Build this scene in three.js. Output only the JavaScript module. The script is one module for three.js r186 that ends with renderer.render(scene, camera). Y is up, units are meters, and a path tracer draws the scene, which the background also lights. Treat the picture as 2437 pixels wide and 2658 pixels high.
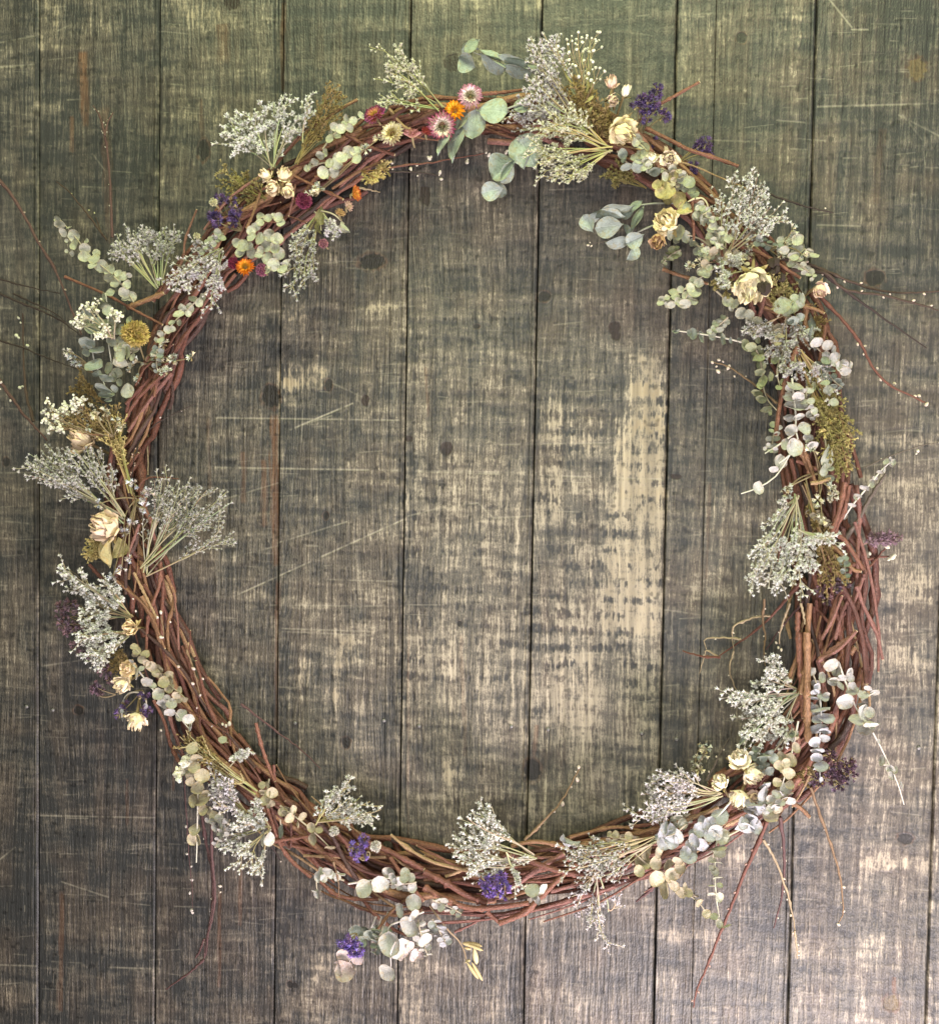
import * as THREE from 'three';
import { RectAreaLightUniformsLib } from 'three/addons/lights/RectAreaLightUniformsLib.js';
import { mergeGeometries } from 'three/addons/utils/BufferGeometryUtils.js';

// ---------------------------------------------------------------- camera, light, exposure
const scene = new THREE.Scene();
const Y0 = 1.5;                                   // the middle of the picture hangs at eye height
const camera = new THREE.PerspectiveCamera(47, 938 / 1024, 0.05, 30);
camera.position.set(0.6798, Y0, 1.3027);
camera.rotation.order = 'YXZ';
camera.rotation.set(-0.04275, 0.13003, 0.01629);
camera.updateMatrixWorld();
scene.add(camera);
scene.background = new THREE.Color(0x000000);
RectAreaLightUniformsLib.init();
function areaLight(color, intensity, w, h, pos, target) {
  const l = new THREE.RectAreaLight(new THREE.Color().setRGB(...color), intensity, w, h);
  l.position.set(...pos); l.lookAt(new THREE.Vector3(...target)); scene.add(l); return l;
}
const C0 = [0.5, Y0 - 0.05, 0];
areaLight([0.90, 1.0, 0.56], 20, 0.9, 0.4, [0.6, Y0 + 1.15, 0.78], [0.5, Y0 + 0.2, 0]);      // high opening: green daylight through leaves
areaLight([1.0, 0.885, 0.935], 57, 0.5, 0.34, [1.05, Y0 - 1.15, 0.72], [0.6, Y0 - 0.3, 0]);  // low opening at the right: lilac
areaLight([1.0, 0.97, 0.80], 4, 0.3, 0.8, [-0.75, Y0 + 0.3, 0.7], [0.2, Y0, 0]);             // left
areaLight([1.0, 0.94, 0.92], 17, 0.3, 0.7, [1.85, Y0 - 0.2, 0.75], [0.8, Y0 - 0.1, 0]);      // right
areaLight([1.0, 0.96, 0.93], 11, 0.45, 0.8, [0.58, Y0 - 0.12, 1.6], [0.62, Y0 - 0.1, 0]);    // window behind the photographer, mirrored as a sheen on the satin boards
const renderer = new THREE.WebGLRenderer({ antialias: true });
renderer.setSize(938, 1024);
renderer.toneMapping = THREE.LinearToneMapping;
renderer.toneMappingExposure = 1.08;
renderer.shadowMap.enabled = true;

// ---------------------------------------------------------------- small helpers
let seed = 7;
function rnd() { seed |= 0; seed = seed + 0x6D2B79F5 | 0; let t = Math.imul(seed ^ seed >>> 15, 1 | seed); t = t + Math.imul(t ^ t >>> 7, 61 | t) ^ t; return ((t ^ t >>> 14) >>> 0) / 4294967296; }
const rr = (a, b) => a + (b - a) * rnd();
const V3 = (x, y, z) => new THREE.Vector3(x, y, z);
const lerp = (a, b, t) => a + (b - a) * t;
const clamp = (x, a = 0, b = 1) => x < a ? a : x > b ? b : x;
const sstep = (a, b, x) => { x = clamp((x - a) / (b - a)); return x * x * (3 - 2 * x); };
function h2(x, y) { let n = Math.imul(x, 374761393) + Math.imul(y, 668265263) | 0; n = Math.imul(n ^ n >>> 13, 1274126177); return ((n ^ n >>> 16) >>> 0) / 4294967296; }
function noise(x, y) {
  const xi = Math.floor(x), yi = Math.floor(y); let fx = x - xi, fy = y - yi;
  fx = fx * fx * (3 - 2 * fx); fy = fy * fy * (3 - 2 * fy);
  const a = h2(xi, yi), b = h2(xi + 1, yi), c = h2(xi, yi + 1), d = h2(xi + 1, yi + 1);
  return a + (b - a) * fx + (c - a + (a - b - c + d) * fx) * fy;
}
// photograph measurements -> metres on a plane parallel to the wall
const TAN = Math.tan(47 * Math.PI / 360);
function at(px, py, z = 0) {
  const d = V3((px - 1218.5) / 1329 * TAN, -(py - 1329) / 1329 * TAN, -1).applyQuaternion(camera.quaternion);
  return d.multiplyScalar((z - camera.position.z) / d.z).add(camera.position);
}
let FR = [0, 0, 1848];
const FRAMES = { A: [0, 0, 700], B: [500, 50, 650], C: [950, 50, 650], D: [1450, 100, 650], E: [1650, 500, 787], F: [1737, 1100, 700], G: [1600, 1650, 837], H: [1100, 1950, 700], I: [0, 500, 650], J: [0, 1050, 650], K: [100, 1500, 650], L: [350, 1900, 750], O: [0, 0, 2437], W: [600, 1300, 800] };
const frame = k => { FR = FRAMES[k]; };
const p = (u, v, z = 0) => at(FR[0] + u * FR[2] / 1848, FR[1] + v * FR[2] / 1848, z);
const sz = u => u * FR[2] / 1848 * 0.00042;        // a length in the current frame, in metres at the wreath's depth

const used = {};
function numbered(n) { const k = used[n] = (used[n] ?? -1) + 1; return k ? `${n}_${String(k).padStart(3, '0')}` : n; }
function thing(name, label, category, group, pos) {
  const o = new THREE.Group(); o.name = numbered(name); o.userData = { label, category };
  if (group) o.userData.group = group;
  if (pos) o.position.copy(pos);
  scene.add(o); return o;
}
function part(parent, name, geo, m, kind) {
  const o = new THREE.Mesh(geo, m); o.name = name; o.castShadow = o.receiveShadow = true;
  if (kind) o.userData.kind = kind;
  parent.add(o); return o;
}
const mats = {};
function mat(rgb, rough = 0.8, extra = {}) {
  const key = rgb.join() + rough + JSON.stringify(Object.keys(extra)) + (extra.map ? extra.map.uuid : '');
  return mats[key] ??= new THREE.MeshStandardMaterial({ color: new THREE.Color().setRGB(...rgb), roughness: rough, side: THREE.DoubleSide, ...extra });
}
function dataTex(w, h, fn, srgb) {
  const d = new Uint8Array(w * h * 4);
  for (let j = 0; j < h; j++) for (let i = 0; i < w; i++) { const c = fn(i, j), k = (j * w + i) * 4; d[k] = c[0]; d[k + 1] = c[1]; d[k + 2] = c[2]; d[k + 3] = 255; }
  const t = new THREE.DataTexture(d, w, h); t.magFilter = THREE.LinearFilter; t.minFilter = THREE.LinearMipmapLinearFilter; t.generateMipmaps = true;
  t.wrapS = t.wrapT = THREE.RepeatWrapping; if (srgb) t.colorSpace = THREE.SRGBColorSpace; t.needsUpdate = true; return t;
}
const toS = x => 255 * (x <= 0.0031308 ? 12.92 * x : 1.055 * Math.pow(x, 1 / 2.4) - 0.055);

// collects copies of small templates into one geometry with vertex colours
class Acc {
  constructor() { this.p = []; this.n = []; this.c = []; this.u = []; this.i = []; }
  add(t, m, tint = [1, 1, 1]) {
    const off = this.p.length / 3, v = V3(), nm = new THREE.Matrix3().getNormalMatrix(m);
    for (let k = 0; k < t.pos.length; k += 3) {
      v.set(t.pos[k], t.pos[k + 1], t.pos[k + 2]).applyMatrix4(m); this.p.push(v.x, v.y, v.z);
      v.set(t.nor[k], t.nor[k + 1], t.nor[k + 2]).applyMatrix3(nm).normalize(); this.n.push(v.x, v.y, v.z);
      this.c.push(t.col[k] * tint[0], t.col[k + 1] * tint[1], t.col[k + 2] * tint[2]);
    }
    for (const i of t.idx) this.i.push(i + off);
  }
  tube(pts, r0, r1, sides = 5, col = [1, 1, 1]) {           // tapered tube through points
    const T = tubeData(pts, r0, r1, sides), off = this.p.length / 3;
    for (const x of T.p) this.p.push(x); for (const x of T.n) this.n.push(x);
    for (let k = 0; k < T.p.length / 3; k++) this.c.push(...col);
    for (const i of T.i) this.i.push(i + off);
  }
  geo(origin) {
    const g = new THREE.BufferGeometry();
    if (origin) for (let k = 0; k < this.p.length; k += 3) { this.p[k] -= origin.x; this.p[k + 1] -= origin.y; this.p[k + 2] -= origin.z; }
    g.setAttribute('position', new THREE.Float32BufferAttribute(this.p, 3));
    g.setAttribute('normal', new THREE.Float32BufferAttribute(this.n, 3));
    g.setAttribute('color', new THREE.Float32BufferAttribute(this.c, 3));
    g.setIndex(this.i); return g;
  }
}
function tubeData(pts, r0, r1, sides = 6, rfn) {
  const N = pts.length, P = [], Nn = [], U = [], I = []; let nrm = null, len = 0;
  for (let k = 0; k < N; k++) {
    const t = pts[Math.min(k + 1, N - 1)].clone().sub(pts[Math.max(k - 1, 0)]).normalize();
    if (!nrm) nrm = Math.abs(t.z) < 0.9 ? V3(0, 0, 1).cross(t).normalize() : V3(1, 0, 0).cross(t).normalize();
    nrm.addScaledVector(t, -nrm.dot(t)).normalize();
    const b = t.clone().cross(nrm), f = k / (N - 1); let r = lerp(r0, r1, f); if (rfn) r *= rfn(f, k);
    if (k) len += pts[k].distanceTo(pts[k - 1]);
    for (let s = 0; s <= sides; s++) {
      const a = s / sides * Math.PI * 2, x = Math.cos(a), y = Math.sin(a), n = nrm.clone().multiplyScalar(x).addScaledVector(b, y);
      P.push(pts[k].x + n.x * r, pts[k].y + n.y * r, pts[k].z + n.z * r); Nn.push(n.x, n.y, n.z); U.push(s / sides, len * 20);
      if (k < N - 1 && s < sides) { const q = k * (sides + 1) + s; I.push(q, q + 1, q + sides + 1, q + 1, q + sides + 2, q + sides + 1); }
    }
  }
  for (const e of [0, N - 1]) {                              // cut ends
    const c = P.length / 3, q = e * (sides + 1), t = pts[e].clone().sub(pts[e ? e - 1 : 1]).normalize();
    P.push(pts[e].x, pts[e].y, pts[e].z); Nn.push(t.x, t.y, t.z); U.push(0.5, 0);
    for (let s = 0; s < sides; s++) e ? I.push(c, q + s, q + s + 1) : I.push(c, q + s + 1, q + s);
  }
  return { p: P, n: Nn, u: U, i: I };
}
function tubeGeo(pts, r0, r1, sides = 6, rfn) {
  const T = tubeData(pts, r0, r1, sides, rfn), g = new THREE.BufferGeometry();
  g.setAttribute('position', new THREE.Float32BufferAttribute(T.p, 3)); g.setAttribute('normal', new THREE.Float32BufferAttribute(T.n, 3));
  g.setAttribute('uv', new THREE.Float32BufferAttribute(T.u, 2)); g.setIndex(T.i); return g;
}
const smooth = (pts, n = 12) => new THREE.CatmullRomCurve3(pts, false, 'centripetal').getPoints(n);
function template(geo, colFn) {
  if (!geo.attributes.normal) geo.computeVertexNormals();
  const q = geo.attributes.position, col = [], idx = geo.index ? [...geo.index.array] : [...Array(q.count).keys()];
  for (let k = 0; k < q.count; k++) col.push(...colFn(q.getX(k), q.getY(k), q.getZ(k)));
  return { pos: [...q.array], nor: [...geo.attributes.normal.array], col, idx };
}
// parametric sheet: f(a, t) -> [x, y, z]
function sheet(na, nt, f, colFn) {
  const P = [], U = [], I = [], C = [];
  for (let j = 0; j <= nt; j++) for (let i = 0; i <= na; i++) {
    const a = i / na * 2 - 1, t = j / nt; P.push(...f(a, t)); U.push((a + 1) / 2, t); if (colFn) C.push(...colFn(a, t));
    if (i < na && j < nt) { const q = j * (na + 1) + i; I.push(q, q + 1, q + na + 1, q + 1, q + na + 2, q + na + 1); }
  }
  const g = new THREE.BufferGeometry(); g.setAttribute('position', new THREE.Float32BufferAttribute(P, 3));
  g.setAttribute('uv', new THREE.Float32BufferAttribute(U, 2)); if (colFn) g.setAttribute('color', new THREE.Float32BufferAttribute(C, 3));
  g.setIndex(I); g.computeVertexNormals(); return g;
}
const UP = V3(0, 1, 0);
const quatTo = (dir, spin = 0) => new THREE.Quaternion().setFromUnitVectors(UP, dir.clone().normalize()).multiply(new THREE.Quaternion().setFromAxisAngle(UP, spin));
const _one = V3(1, 1, 1);
const mtx = (pos, q, s) => new THREE.Matrix4().compose(pos, q, typeof s === 'number' ? V3(s, s, s) : s);
// ---------------------------------------------------------------- the wall of stained tongue-and-groove boards
const PITCH = 0.145, WALL_B = Y0 - 0.86, WALL_T = Y0 + 0.72, WH = WALL_T - WALL_B;
const wall = new THREE.Group(); wall.name = 'wall'; wall.userData = { kind: 'structure', label: 'wall of worn dark-stained vertical wooden boards behind the wreath' }; scene.add(wall);
const TW = 256, TH = 1920;
// how far the stain is worn off each board, from the top of the photograph (row 0) to its bottom
const WEAR = [
  [.36, .34, .36, .34, .40, .40, .26, .04, .10], [.40, .34, .36, .34, .40, .40, .26, .04, .10], [.32, .24, .30, .30, .36, .34, .14, .14, .14], [.42, .32, .32, .36, .42, .50, .44, .20, .26],
  [.32, .30, .30, .36, .48, .60, .52, .34, .42], [.40, .36, .48, .58, .74, .90, .80, .54, .54], [.32, .36, .44, .62, .88, 1.02, .92, .56, .54],
  [.36, .30, .34, .48, .60, .62, .52, .56, .52], [.26, .26, .30, .48, .62, .62, .58, .54, .50], [.28, .28, .32, .48, .58, .58, .56, .54, .50]];
const feats = [];                                  // matter on the boards, in photograph pixels of the whole frame
const fx = (t, x0, y0, x1, y1, w, s, c) => { const a = at(x0, y0), b = at(x1, y1); feats.push({ t, a, b, w: w * 0.000442, s, c }); };
// pale rubbed patches (worn through to bare wood)
for (const [x0, y0, x1, y1, s] of [[1640, 930, 1700, 1020, .5], [1640, 1000, 1715, 1110, .6], [1610, 1090, 1710, 1290, .6], [1580, 1280, 1705, 1640, .5], [1410, 1040, 1440, 1360, .42], [1490, 1140, 1610, 1160, .35],
  [735, 962, 835, 1000, .75], [705, 960, 728, 985, .5], [735, 1000, 760, 1075, .5], [742, 803, 790, 820, .5], [742, 836, 785, 852, .5], [960, 796, 1018, 804, .5], [103, 0, 145, 125, .4], [150, 52, 300, 72, .34], [420, 10, 560, 30, .4], [500, 48, 600, 62, .4], [105, 275, 150, 302, .35],
  [478, 288, 582, 306, .42], [780, 1720, 795, 1765, .5], [870, 1650, 905, 1720, .35], [870, 1740, 882, 1830, .3], [845, 1800, 875, 1815, .35], [900, 1660, 920, 1700, .25], [1155, 1988, 1168, 2025, .5], [1350, 2330, 1400, 2420, .2],
  [2230, 2230, 2400, 2252, .35], [2230, 2440, 2300, 2470, .35], [2060, 2455, 2140, 2475, .3], [1820, 2220, 1930, 2245, .3], [1720, 2420, 1850, 2440, .3], [1980, 2060, 2160, 2100, .25], [2260, 1690, 2400, 1740, .25], [2280, 1490, 2420, 1560, .3], [1760, 20, 1790, 250, .3], [2030, 0, 2080, 110, .35], [1862, 60, 1892, 130, .4], [2200, 580, 2270, 640, .2],
  [2180, 1130, 2420, 1160, .3], [2200, 1240, 2420, 1275, .25], [1050, 2440, 1090, 2658, .25], [1090, 2220, 1170, 2380, .2], [820, 2480, 845, 2540, .4], [600, 2430, 760, 2460, .15], [330, 2430, 390, 2520, .2], [10, 2560, 90, 2600, .3], [70, 2115, 130, 2130, .35], [930, 60, 1090, 75, .25], [1100, 0, 1400, 16, .25], [930, 2020, 1000, 2030, .2], [860, 1930, 960, 1960, .25], [1270, 2560, 1290, 2640, .3], [1440, 1700, 1540, 1900, .22]]) feats.push({ t: 'rub', a: at(x0, y0), b: at(x1, y1), s });
// dark stain left thick
for (const [x0, y0, x1, y1, s] of [[1396, 700, 1430, 830, .5], [1570, 930, 1625, 1150, .38], [1390, 1160, 1412, 1850, .3], [1724, 1380, 1760, 1900, .35], [1052, 1440, 1100, 1560, .4], [1380, 1950, 1460, 2010, .5], [738, 1005, 860, 1240, .22], [0, 2150, 100, 2480, .25], [105, 2250, 330, 2330, .22], [410, 2150, 470, 2600, .15], [2255, 2520, 2330, 2600, .4], [1735, 1600, 1800, 1640, .2], [1480, 1310, 1560, 1340, .35], [1420, 1360, 1700, 1385, .25], [1590, 1275, 1700, 1290, .4], [1050, 1490, 1130, 1600, .18], [1740, 2330, 1900, 2360, .2], [640, 960, 700, 1060, .2]]) feats.push({ t: 'dark', a: at(x0, y0), b: at(x1, y1), s });
// rows of dark saw marks across the bare board
for (let k = 0; k < 24; k++) feats.push({ t: 'row', a: at(1385, 990 + k * 43, 0), b: at(1712, 1000 + k * 43, 0), s: k < 18 ? 1.15 : .6 });
for (let k = 0; k < 40; k++) feats.push({ t: 'row', a: at(1056, 700 + k * 46, 0), b: at(1372, 708 + k * 46, 0), s: k > 10 && k < 24 ? .85 : .5 });
for (let k = 0; k < 52; k++) { const y = -20 + k * 52; feats.push({ t: 'row', a: at(728, y, 0), b: at(1052, y + 7, 0), s: .55 }); feats.push({ t: 'row', a: at(102, y + 15, 0), b: at(405, y + 19, 0), s: .5 }); feats.push({ t: 'row', a: at(412, y + 30, 0), b: at(722, y + 35, 0), s: .5 }); feats.push({ t: 'row', a: at(1740, y + 22, 0), b: at(2085, y + 36, 0), s: .5 }); feats.push({ t: 'row', a: at(2090, y + 40, 0), b: at(2440, y + 56, 0), s: .5 }); }
// rust and brown runs
for (const [x0, y0, x1, y1, w, s] of [[215, 130, 220, 318, 16, .9], [187, 300, 187, 390, 9, .6], [270, 270, 284, 620, 18, .35], [710, 1070, 715, 1460, 16, .85], [630, 1170, 633, 1300, 10, .55], [683, 1190, 688, 1360, 12, .7], [575, 60, 582, 150, 20, .5], [735, 0, 733, 230, 10, .5], [1103, 950, 1113, 1080, 6, .4], [720, 1500, 716, 1900, 9, .5], [160, 2310, 156, 2620, 10, .5], [570, 2310, 568, 2560, 7, .6], [462, 1900, 447, 2050, 6, .5], [625, 2230, 622, 2400, 7, .5], [1196, 1640, 1208, 1960, 8, .3], [1392, 1880, 1384, 1960, 8, .6], [2318, 2535, 2318, 2580, 7, .8], [520, 255, 523, 360, 9, .4], [330, 2020, 330, 2140, 7, .4], [2290, 330, 2270, 520, 16, .25], [1060, 1600, 1058, 2500, 4, .3], [1840, 1250, 1832, 1500, 5, .35], [540, 1080, 545, 1300, 8, .25]]) fx('rust', x0, y0, x1, y1, w, s);
// soft dark runs under the nail heads
const NAILS = [[71, 1834], [138, 1843], [767, 1876], [997, 1870], [1088, 1884], [1327, 1885], [1422, 1893], [1665, 1903], [1755, 1918], [2383, 1941], [2060, 1930]];
for (const [x, y] of NAILS) fx('run', x, y + 6, x - 4, y + 130, 11, .55);
fx('run', 733, 950, 733, 1068, 5, 1.2); fx('run', 733, 950, 733, 1068, 4, 1.2); fx('run', 913, 1020, 914, 1130, 10, .35); fx('run', 846, 1340, 846, 1390, 12, .4); fx('run', 1925, 105, 1935, 200, 14, .35); fx('run', 1832, 800, 1812, 2000, 4, .5); fx('run', 2405, 0, 2420, 500, 30, .2);
// scratches
for (const [x0, y0, x1, y1, s] of [[560, 1085, 1060, 1092, .6], [560, 1214, 1395, 1228, .7], [1000, 1222, 1720, 1245, .6], [745, 1120, 915, 1048, .9], [600, 1552, 1050, 1348, .8], [720, 1410, 900, 1355, .6], [600, 1448, 720, 1418, .5], [733, 1632, 960, 1640, .5], [733, 1640, 960, 1650, .4], [690, 1572, 1040, 1574, .4], [2150, 0, 2208, 72, .6], [2208, 78, 2250, 78, .7], [2120, 278, 2430, 270, .5], [2340, 300, 2405, 380, .4], [2330, 300, 2437, 355, .35], [0, 112, 92, 94, .4], [0, 175, 92, 168, .5], [105, 2118, 400, 2124, .5], [0, 2505, 95, 2508, .4], [280, 2512, 390, 2516, .5], [110, 1730, 230, 1712, .4], [0, 1228, 320, 1226, .4], [100, 1342, 260, 1350, .5], [100, 1365, 320, 1385, .35], [0, 1352, 95, 1362, .4], [160, 2290, 280, 2330, .4], [0, 2232, 40, 2200, .5], [1060, 1340, 1130, 1322, .5], [1130, 1322, 1240, 1306, .6], [1240, 1306, 1280, 1345, .5], [1280, 1345, 1380, 1340, .4], [1145, 1310, 1190, 1255, .5], [1230, 2050, 1370, 2060, .4], [1710, 1850, 1800, 1840, .3], [850, 990, 960, 1040, .3], [740, 1118, 860, 1080, .4], [1900, 2200, 2040, 2206, .3], [1700, 1580, 1840, 1600, .35], [2060, 1230, 2437, 1190, .35], [2090, 1330, 2300, 1310, .35], [850, 1505, 1030, 1510, .4], [240, 400, 300, 480, .35], [150, 80, 180, 66, .4], [1850, 365, 1980, 370, .4], [2120, 585, 2230, 588, .4], [1300, 1155, 1600, 1150, .4], [570, 1300, 720, 1255, .4], [1145, 2400, 1180, 2560, .3], [1100, 2525, 1180, 2540, .3]]) fx('scratch', x0, y0, x1, y1, 4.5, s);
for (let k = 0; k < 1100; k++) { const x = rr(-60, 2500), y = rr(-40, 2700), l = rr(10, 90), a = rr(-.12, .12); fx('scratch', x, y, x + l, y + l * a, rr(2, 4), rr(.12, .4)); }
for (let k = 0; k < 700; k++) { const x = rr(-60, 2500), y = rr(-40, 2700), l = rr(15, 90); fx('scratch', x, y, x + rr(-3, 3), y + l, rr(2, 4), rr(.1, .35)); }
// knots: centre, half width, half height, kind
const KNOTS = [[528, 390, 17, 26, 1], [600, 5, 20, 22, 2], [1172, 165, 20, 24, 2], [1102, 508, 15, 27, 2], [702, 1030, 24, 30, 1], [853, 1000, 10, 16, 1], [948, 1040, 10, 16, 2], [1158, 1165, 15, 18, 2], [1062, 1140, 9, 9, 2], [1594, 852, 15, 16, 2], [1597, 872, 12, 12, 2], [1410, 770, 16, 14, 1], [1752, 1238, 15, 7, 2], [1235, 848, 9, 6, 1], [2378, 180, 22, 26, 3], [1922, 100, 13, 14, 1], [2268, 722, 22, 20, 1], [2312, 2603, 19, 22, 3], [2348, 2177, 18, 14, 1], [846, 1340, 8, 10, 1], [898, 1928, 12, 15, 1], [1192, 1620, 6, 7, 1], [203, 1845, 14, 12, 1], [752, 2555, 8, 9, 1], [765, 2558, 7, 8, 1], [17, 1200, 9, 12, 1], [965, 680, 35, 20, 1], [430, 1985, 0, 0, 1], [1380, 2000, 22, 30, 1]];
for (const [x, y, w, h, k] of KNOTS) if (w) feats.push({ t: 'knot', a: at(x, y), b: at(x, y), w: w * 0.00044, h: h * 0.00044, k });

const DARK = [.027, .0275, .0265], MID = [.112, .098, .077], PALE = [.35, .30, .225], BARE_TAN = [.36, .285, .18], BROWN = [.078, .053, .036], RUST = [.15, .064, .026];
function boardTextures(x0, col, s) {
  const N = TW * TH, rub = new Float32Array(N), rust = new Float32Array(N), scr = new Float32Array(N), kn = new Float32Array(N), kr = new Float32Array(N);
  const mx = PITCH / TW, my = WH / TH;
  for (const f of feats) {
    const pad = f.t === 'knot' ? Math.max(f.w, f.h) * 3.2 : f.t === 'rub' || f.t === 'dark' ? .02 : f.t === 'row' ? .012 : f.w * 2.5;
    const xa = Math.min(f.a.x, f.b.x) - pad, xb = Math.max(f.a.x, f.b.x) + pad, ya = Math.min(f.a.y, f.b.y) - pad, yb = Math.max(f.a.y, f.b.y) + pad;
    if (xb < x0 || xa > x0 + PITCH) continue;
    const i0 = Math.max(0, Math.floor((xa - x0) / mx)), i1 = Math.min(TW - 1, Math.ceil((xb - x0) / mx)), j0 = Math.max(0, Math.floor((ya - WALL_B) / my)), j1 = Math.min(TH - 1, Math.ceil((yb - WALL_B) / my));
    const dx = f.b.x - f.a.x, dy = f.b.y - f.a.y, L2 = dx * dx + dy * dy || 1e-9;
    for (let j = j0; j <= j1; j++) for (let i = i0; i <= i1; i++) {
      const X = x0 + i * mx, Y = WALL_B + j * my, q = j * TW + i;
      if (f.t === 'rub' || f.t === 'dark') {
        const e = Math.max((Math.min(f.a.x, f.b.x) - X), X - Math.max(f.a.x, f.b.x), 0) + Math.max(Math.min(f.a.y, f.b.y) - Y, Y - Math.max(f.a.y, f.b.y), 0);
        const n = noise(X * 260, Y * 140) * .5 + noise(X * 900, Y * 200) * .5, m = sstep(.011, -.004, e + (n - .5) * .016);
        if (f.t === 'rub') rub[q] += f.s * 1.25 * m; else rub[q] -= f.s * m * .9;
      } else if (f.t === 'row') {
        const yc = f.a.y + dy * clamp((X - f.a.x) / (dx || 1)), n = noise(X * 380 + 7, f.a.y * 91) * noise(X * 60, f.a.y * 37 + 4) * 1.9;
        const dy2 = Math.abs(Y - yc - (noise(X * 25, f.a.y * 50) - .5) * .005); rub[q] -= f.s * (.85 * sstep(.42, .8, n) * sstep(.0060, .0, dy2 + (noise(X * 520, Y * 260) - .5) * .009) + .16 * sstep(.0075, .001, dy2) * sstep(.3, .6, noise(X * 40 + 3, f.a.y * 70)));
      } else if (f.t === 'knot') {
        const ux = (X - f.a.x) / f.w, uy = (Y - f.a.y) / f.h, d = Math.sqrt(ux * ux + uy * uy) + (noise(X * 300, Y * 300) - .5) * .35;
        const m = sstep(1.06, .88, d); if (m > kn[q]) { kn[q] = m; kr[q] = f.k + .45 * Math.sin(d * 14) * .5; }
        rub[q] -= .25 * sstep(2.2, 1, d); rub[q] += .2 * sstep(.25, .05, Math.abs(d - 1.25)) * noise(X * 90, Y * 90);
        if (f.k !== 2) rust[q] = Math.max(rust[q], .55 * sstep(.3, .02, Math.abs(d - 1.1)) * noise(X * 240 + 5, Y * 240)); scr[q] = Math.max(scr[q], .12 * sstep(.2, .05, Math.abs(d - 1.35)) * sstep(.5, .8, noise(X * 160, Y * 160)));
      } else {
        const t = clamp(((X - f.a.x) * dx + (Y - f.a.y) * dy) / L2), ex = X - f.a.x - dx * t, ey = Y - f.a.y - dy * t, d = Math.sqrt(ex * ex + ey * ey) / f.w;
        if (f.t === 'scratch') { const m = sstep(.75, .15, d) * sstep(.22, .75, noise(X * 60 + 3, Y * 60) * .7 + noise(X * 300, Y * 160) * .45); scr[q] = Math.max(scr[q], f.s * m); }
        else { const n = noise(X * 700, Y * 60), m = sstep(1, .3, d + (n - .5) * .8) * (f.t === 'run' ? 1 - t * .6 : sstep(0, .06, t) * (1 - t * .35)); if (f.t === 'rust') rust[q] = Math.max(rust[q], f.s * m); else rub[q] -= f.s * m; }
      }
    }
  }
  const cd = new Uint8Array(N * 4), bd = new Uint8Array(N * 4), W = WEAR[clamp(col + 2, 0, 9)];
  const yTop = Y0 + .5, yBot = Y0 - .66;
  for (let j = 0; j < TH; j++) {
    const Y = WALL_B + j * my, row = clamp((yTop - Y) / (yTop - yBot)) * 8, ri = Math.min(7, Math.floor(row)), M = lerp(W[ri], W[ri + 1], row - ri);
    for (let i = 0; i < TW; i++) {
      const X = x0 + i * mx, q = j * TW + i, xs = X + s * 3.7;
      const wob = (noise(xs * 9, Y * 3.2) - .5) * .02 + (noise(xs * 30, Y * 9) - .5) * .004, G = X + wob + s * 1.3;
      const g1 = noise(G * 480, Y * 26), g2 = noise(G * 900, Y * 70), g3 = noise(G * 1500 + 5, Y * 170), g4 = noise(xs * 1500, Y * 900);
      const b1 = noise(xs * 9, Y * 52 + 11), b2 = noise(xs * 26, Y * 150), b3 = noise(xs * 7, Y * 22), bl = noise(xs * 34, Y * 40), b4 = noise(xs * 72, Y * 330), sp = noise(xs * 150, Y * 420);
      const ring = noise(G * 95, Y * 1.6), ring2 = noise(G * 330 + 3, Y * 3.2), CX = col < 3 ? 1.1 : .85, ed = Math.min(X - x0, x0 + PITCH - X);
      const e = M + rub[q] + (b1 - .5) * .26 * CX + (b2 - .5) * .38 * CX + (b4 - .5) * .34 * CX + (sp - .5) * .22 + (b3 - .5) * .22 + (bl - .5) * .22 + (ring - .5) * .16 + (noise(col * 9 + (X - x0 > .07 ? 4 : 0), Y * 42) - .52) * .9 * sstep(.008, .001, ed);
      const w = e + (g1 - .5) * .26 + (g2 - .5) * .46 + (g3 - .5) * .52 + (g4 - .5) * .50 + (ring2 - .5) * .26;
      const wear = sstep(-.15, .95, w), bare = sstep(.66, 1.35, w);
      const tone = .66 + .34 * g1 + .34 * ring2, br = sstep(.36, .74, bl * .4 + ring * .3 + b3 * .3) * (col >= 4 ? .75 : .55);
      const tan = clamp(rub[q] * .6), pit = 1 - .55 * sstep(.66, .86, noise(xs * 330 + 9, Y * 190) * .6 + noise(xs * 90, Y * 260) * .4), sc = scr[q], ru = clamp(rust[q] * (.55 + .6 * g2)), k = kn[q];
      const c = [0, 0, 0];
      for (let m = 0; m < 3; m++) {
        let v = lerp(lerp(DARK[m], BROWN[m], br * .5), lerp(MID[m], BROWN[m] * 1.25, br * .55), wear);
        v = lerp(v, lerp(PALE[m], BARE_TAN[m], tan) * lerp(.66, 1.0, ring * .3 + ring2 * .7), bare);
        v = lerp(v, [.42, .38, .29][m], sc * .62);
        v = lerp(v, RUST[m], ru * .75);
        if (k > 0) { const kc = Math.floor(kr[q] + .25) === 2 ? [.017, .0095, .007] : Math.floor(kr[q] + .25) >= 3 ? [.085, .06, .028] : [.011, .009, .007]; v = lerp(v, kc[m] * (.6 + .7 * g3 + .35 * (kr[q] % 1)), k * .92); }
        c[m] = v * tone * pit;
      }
      cd[q * 4] = toS(c[0]); cd[q * 4 + 1] = toS(c[1]); cd[q * 4 + 2] = toS(c[2]); cd[q * 4 + 3] = 255;
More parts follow.
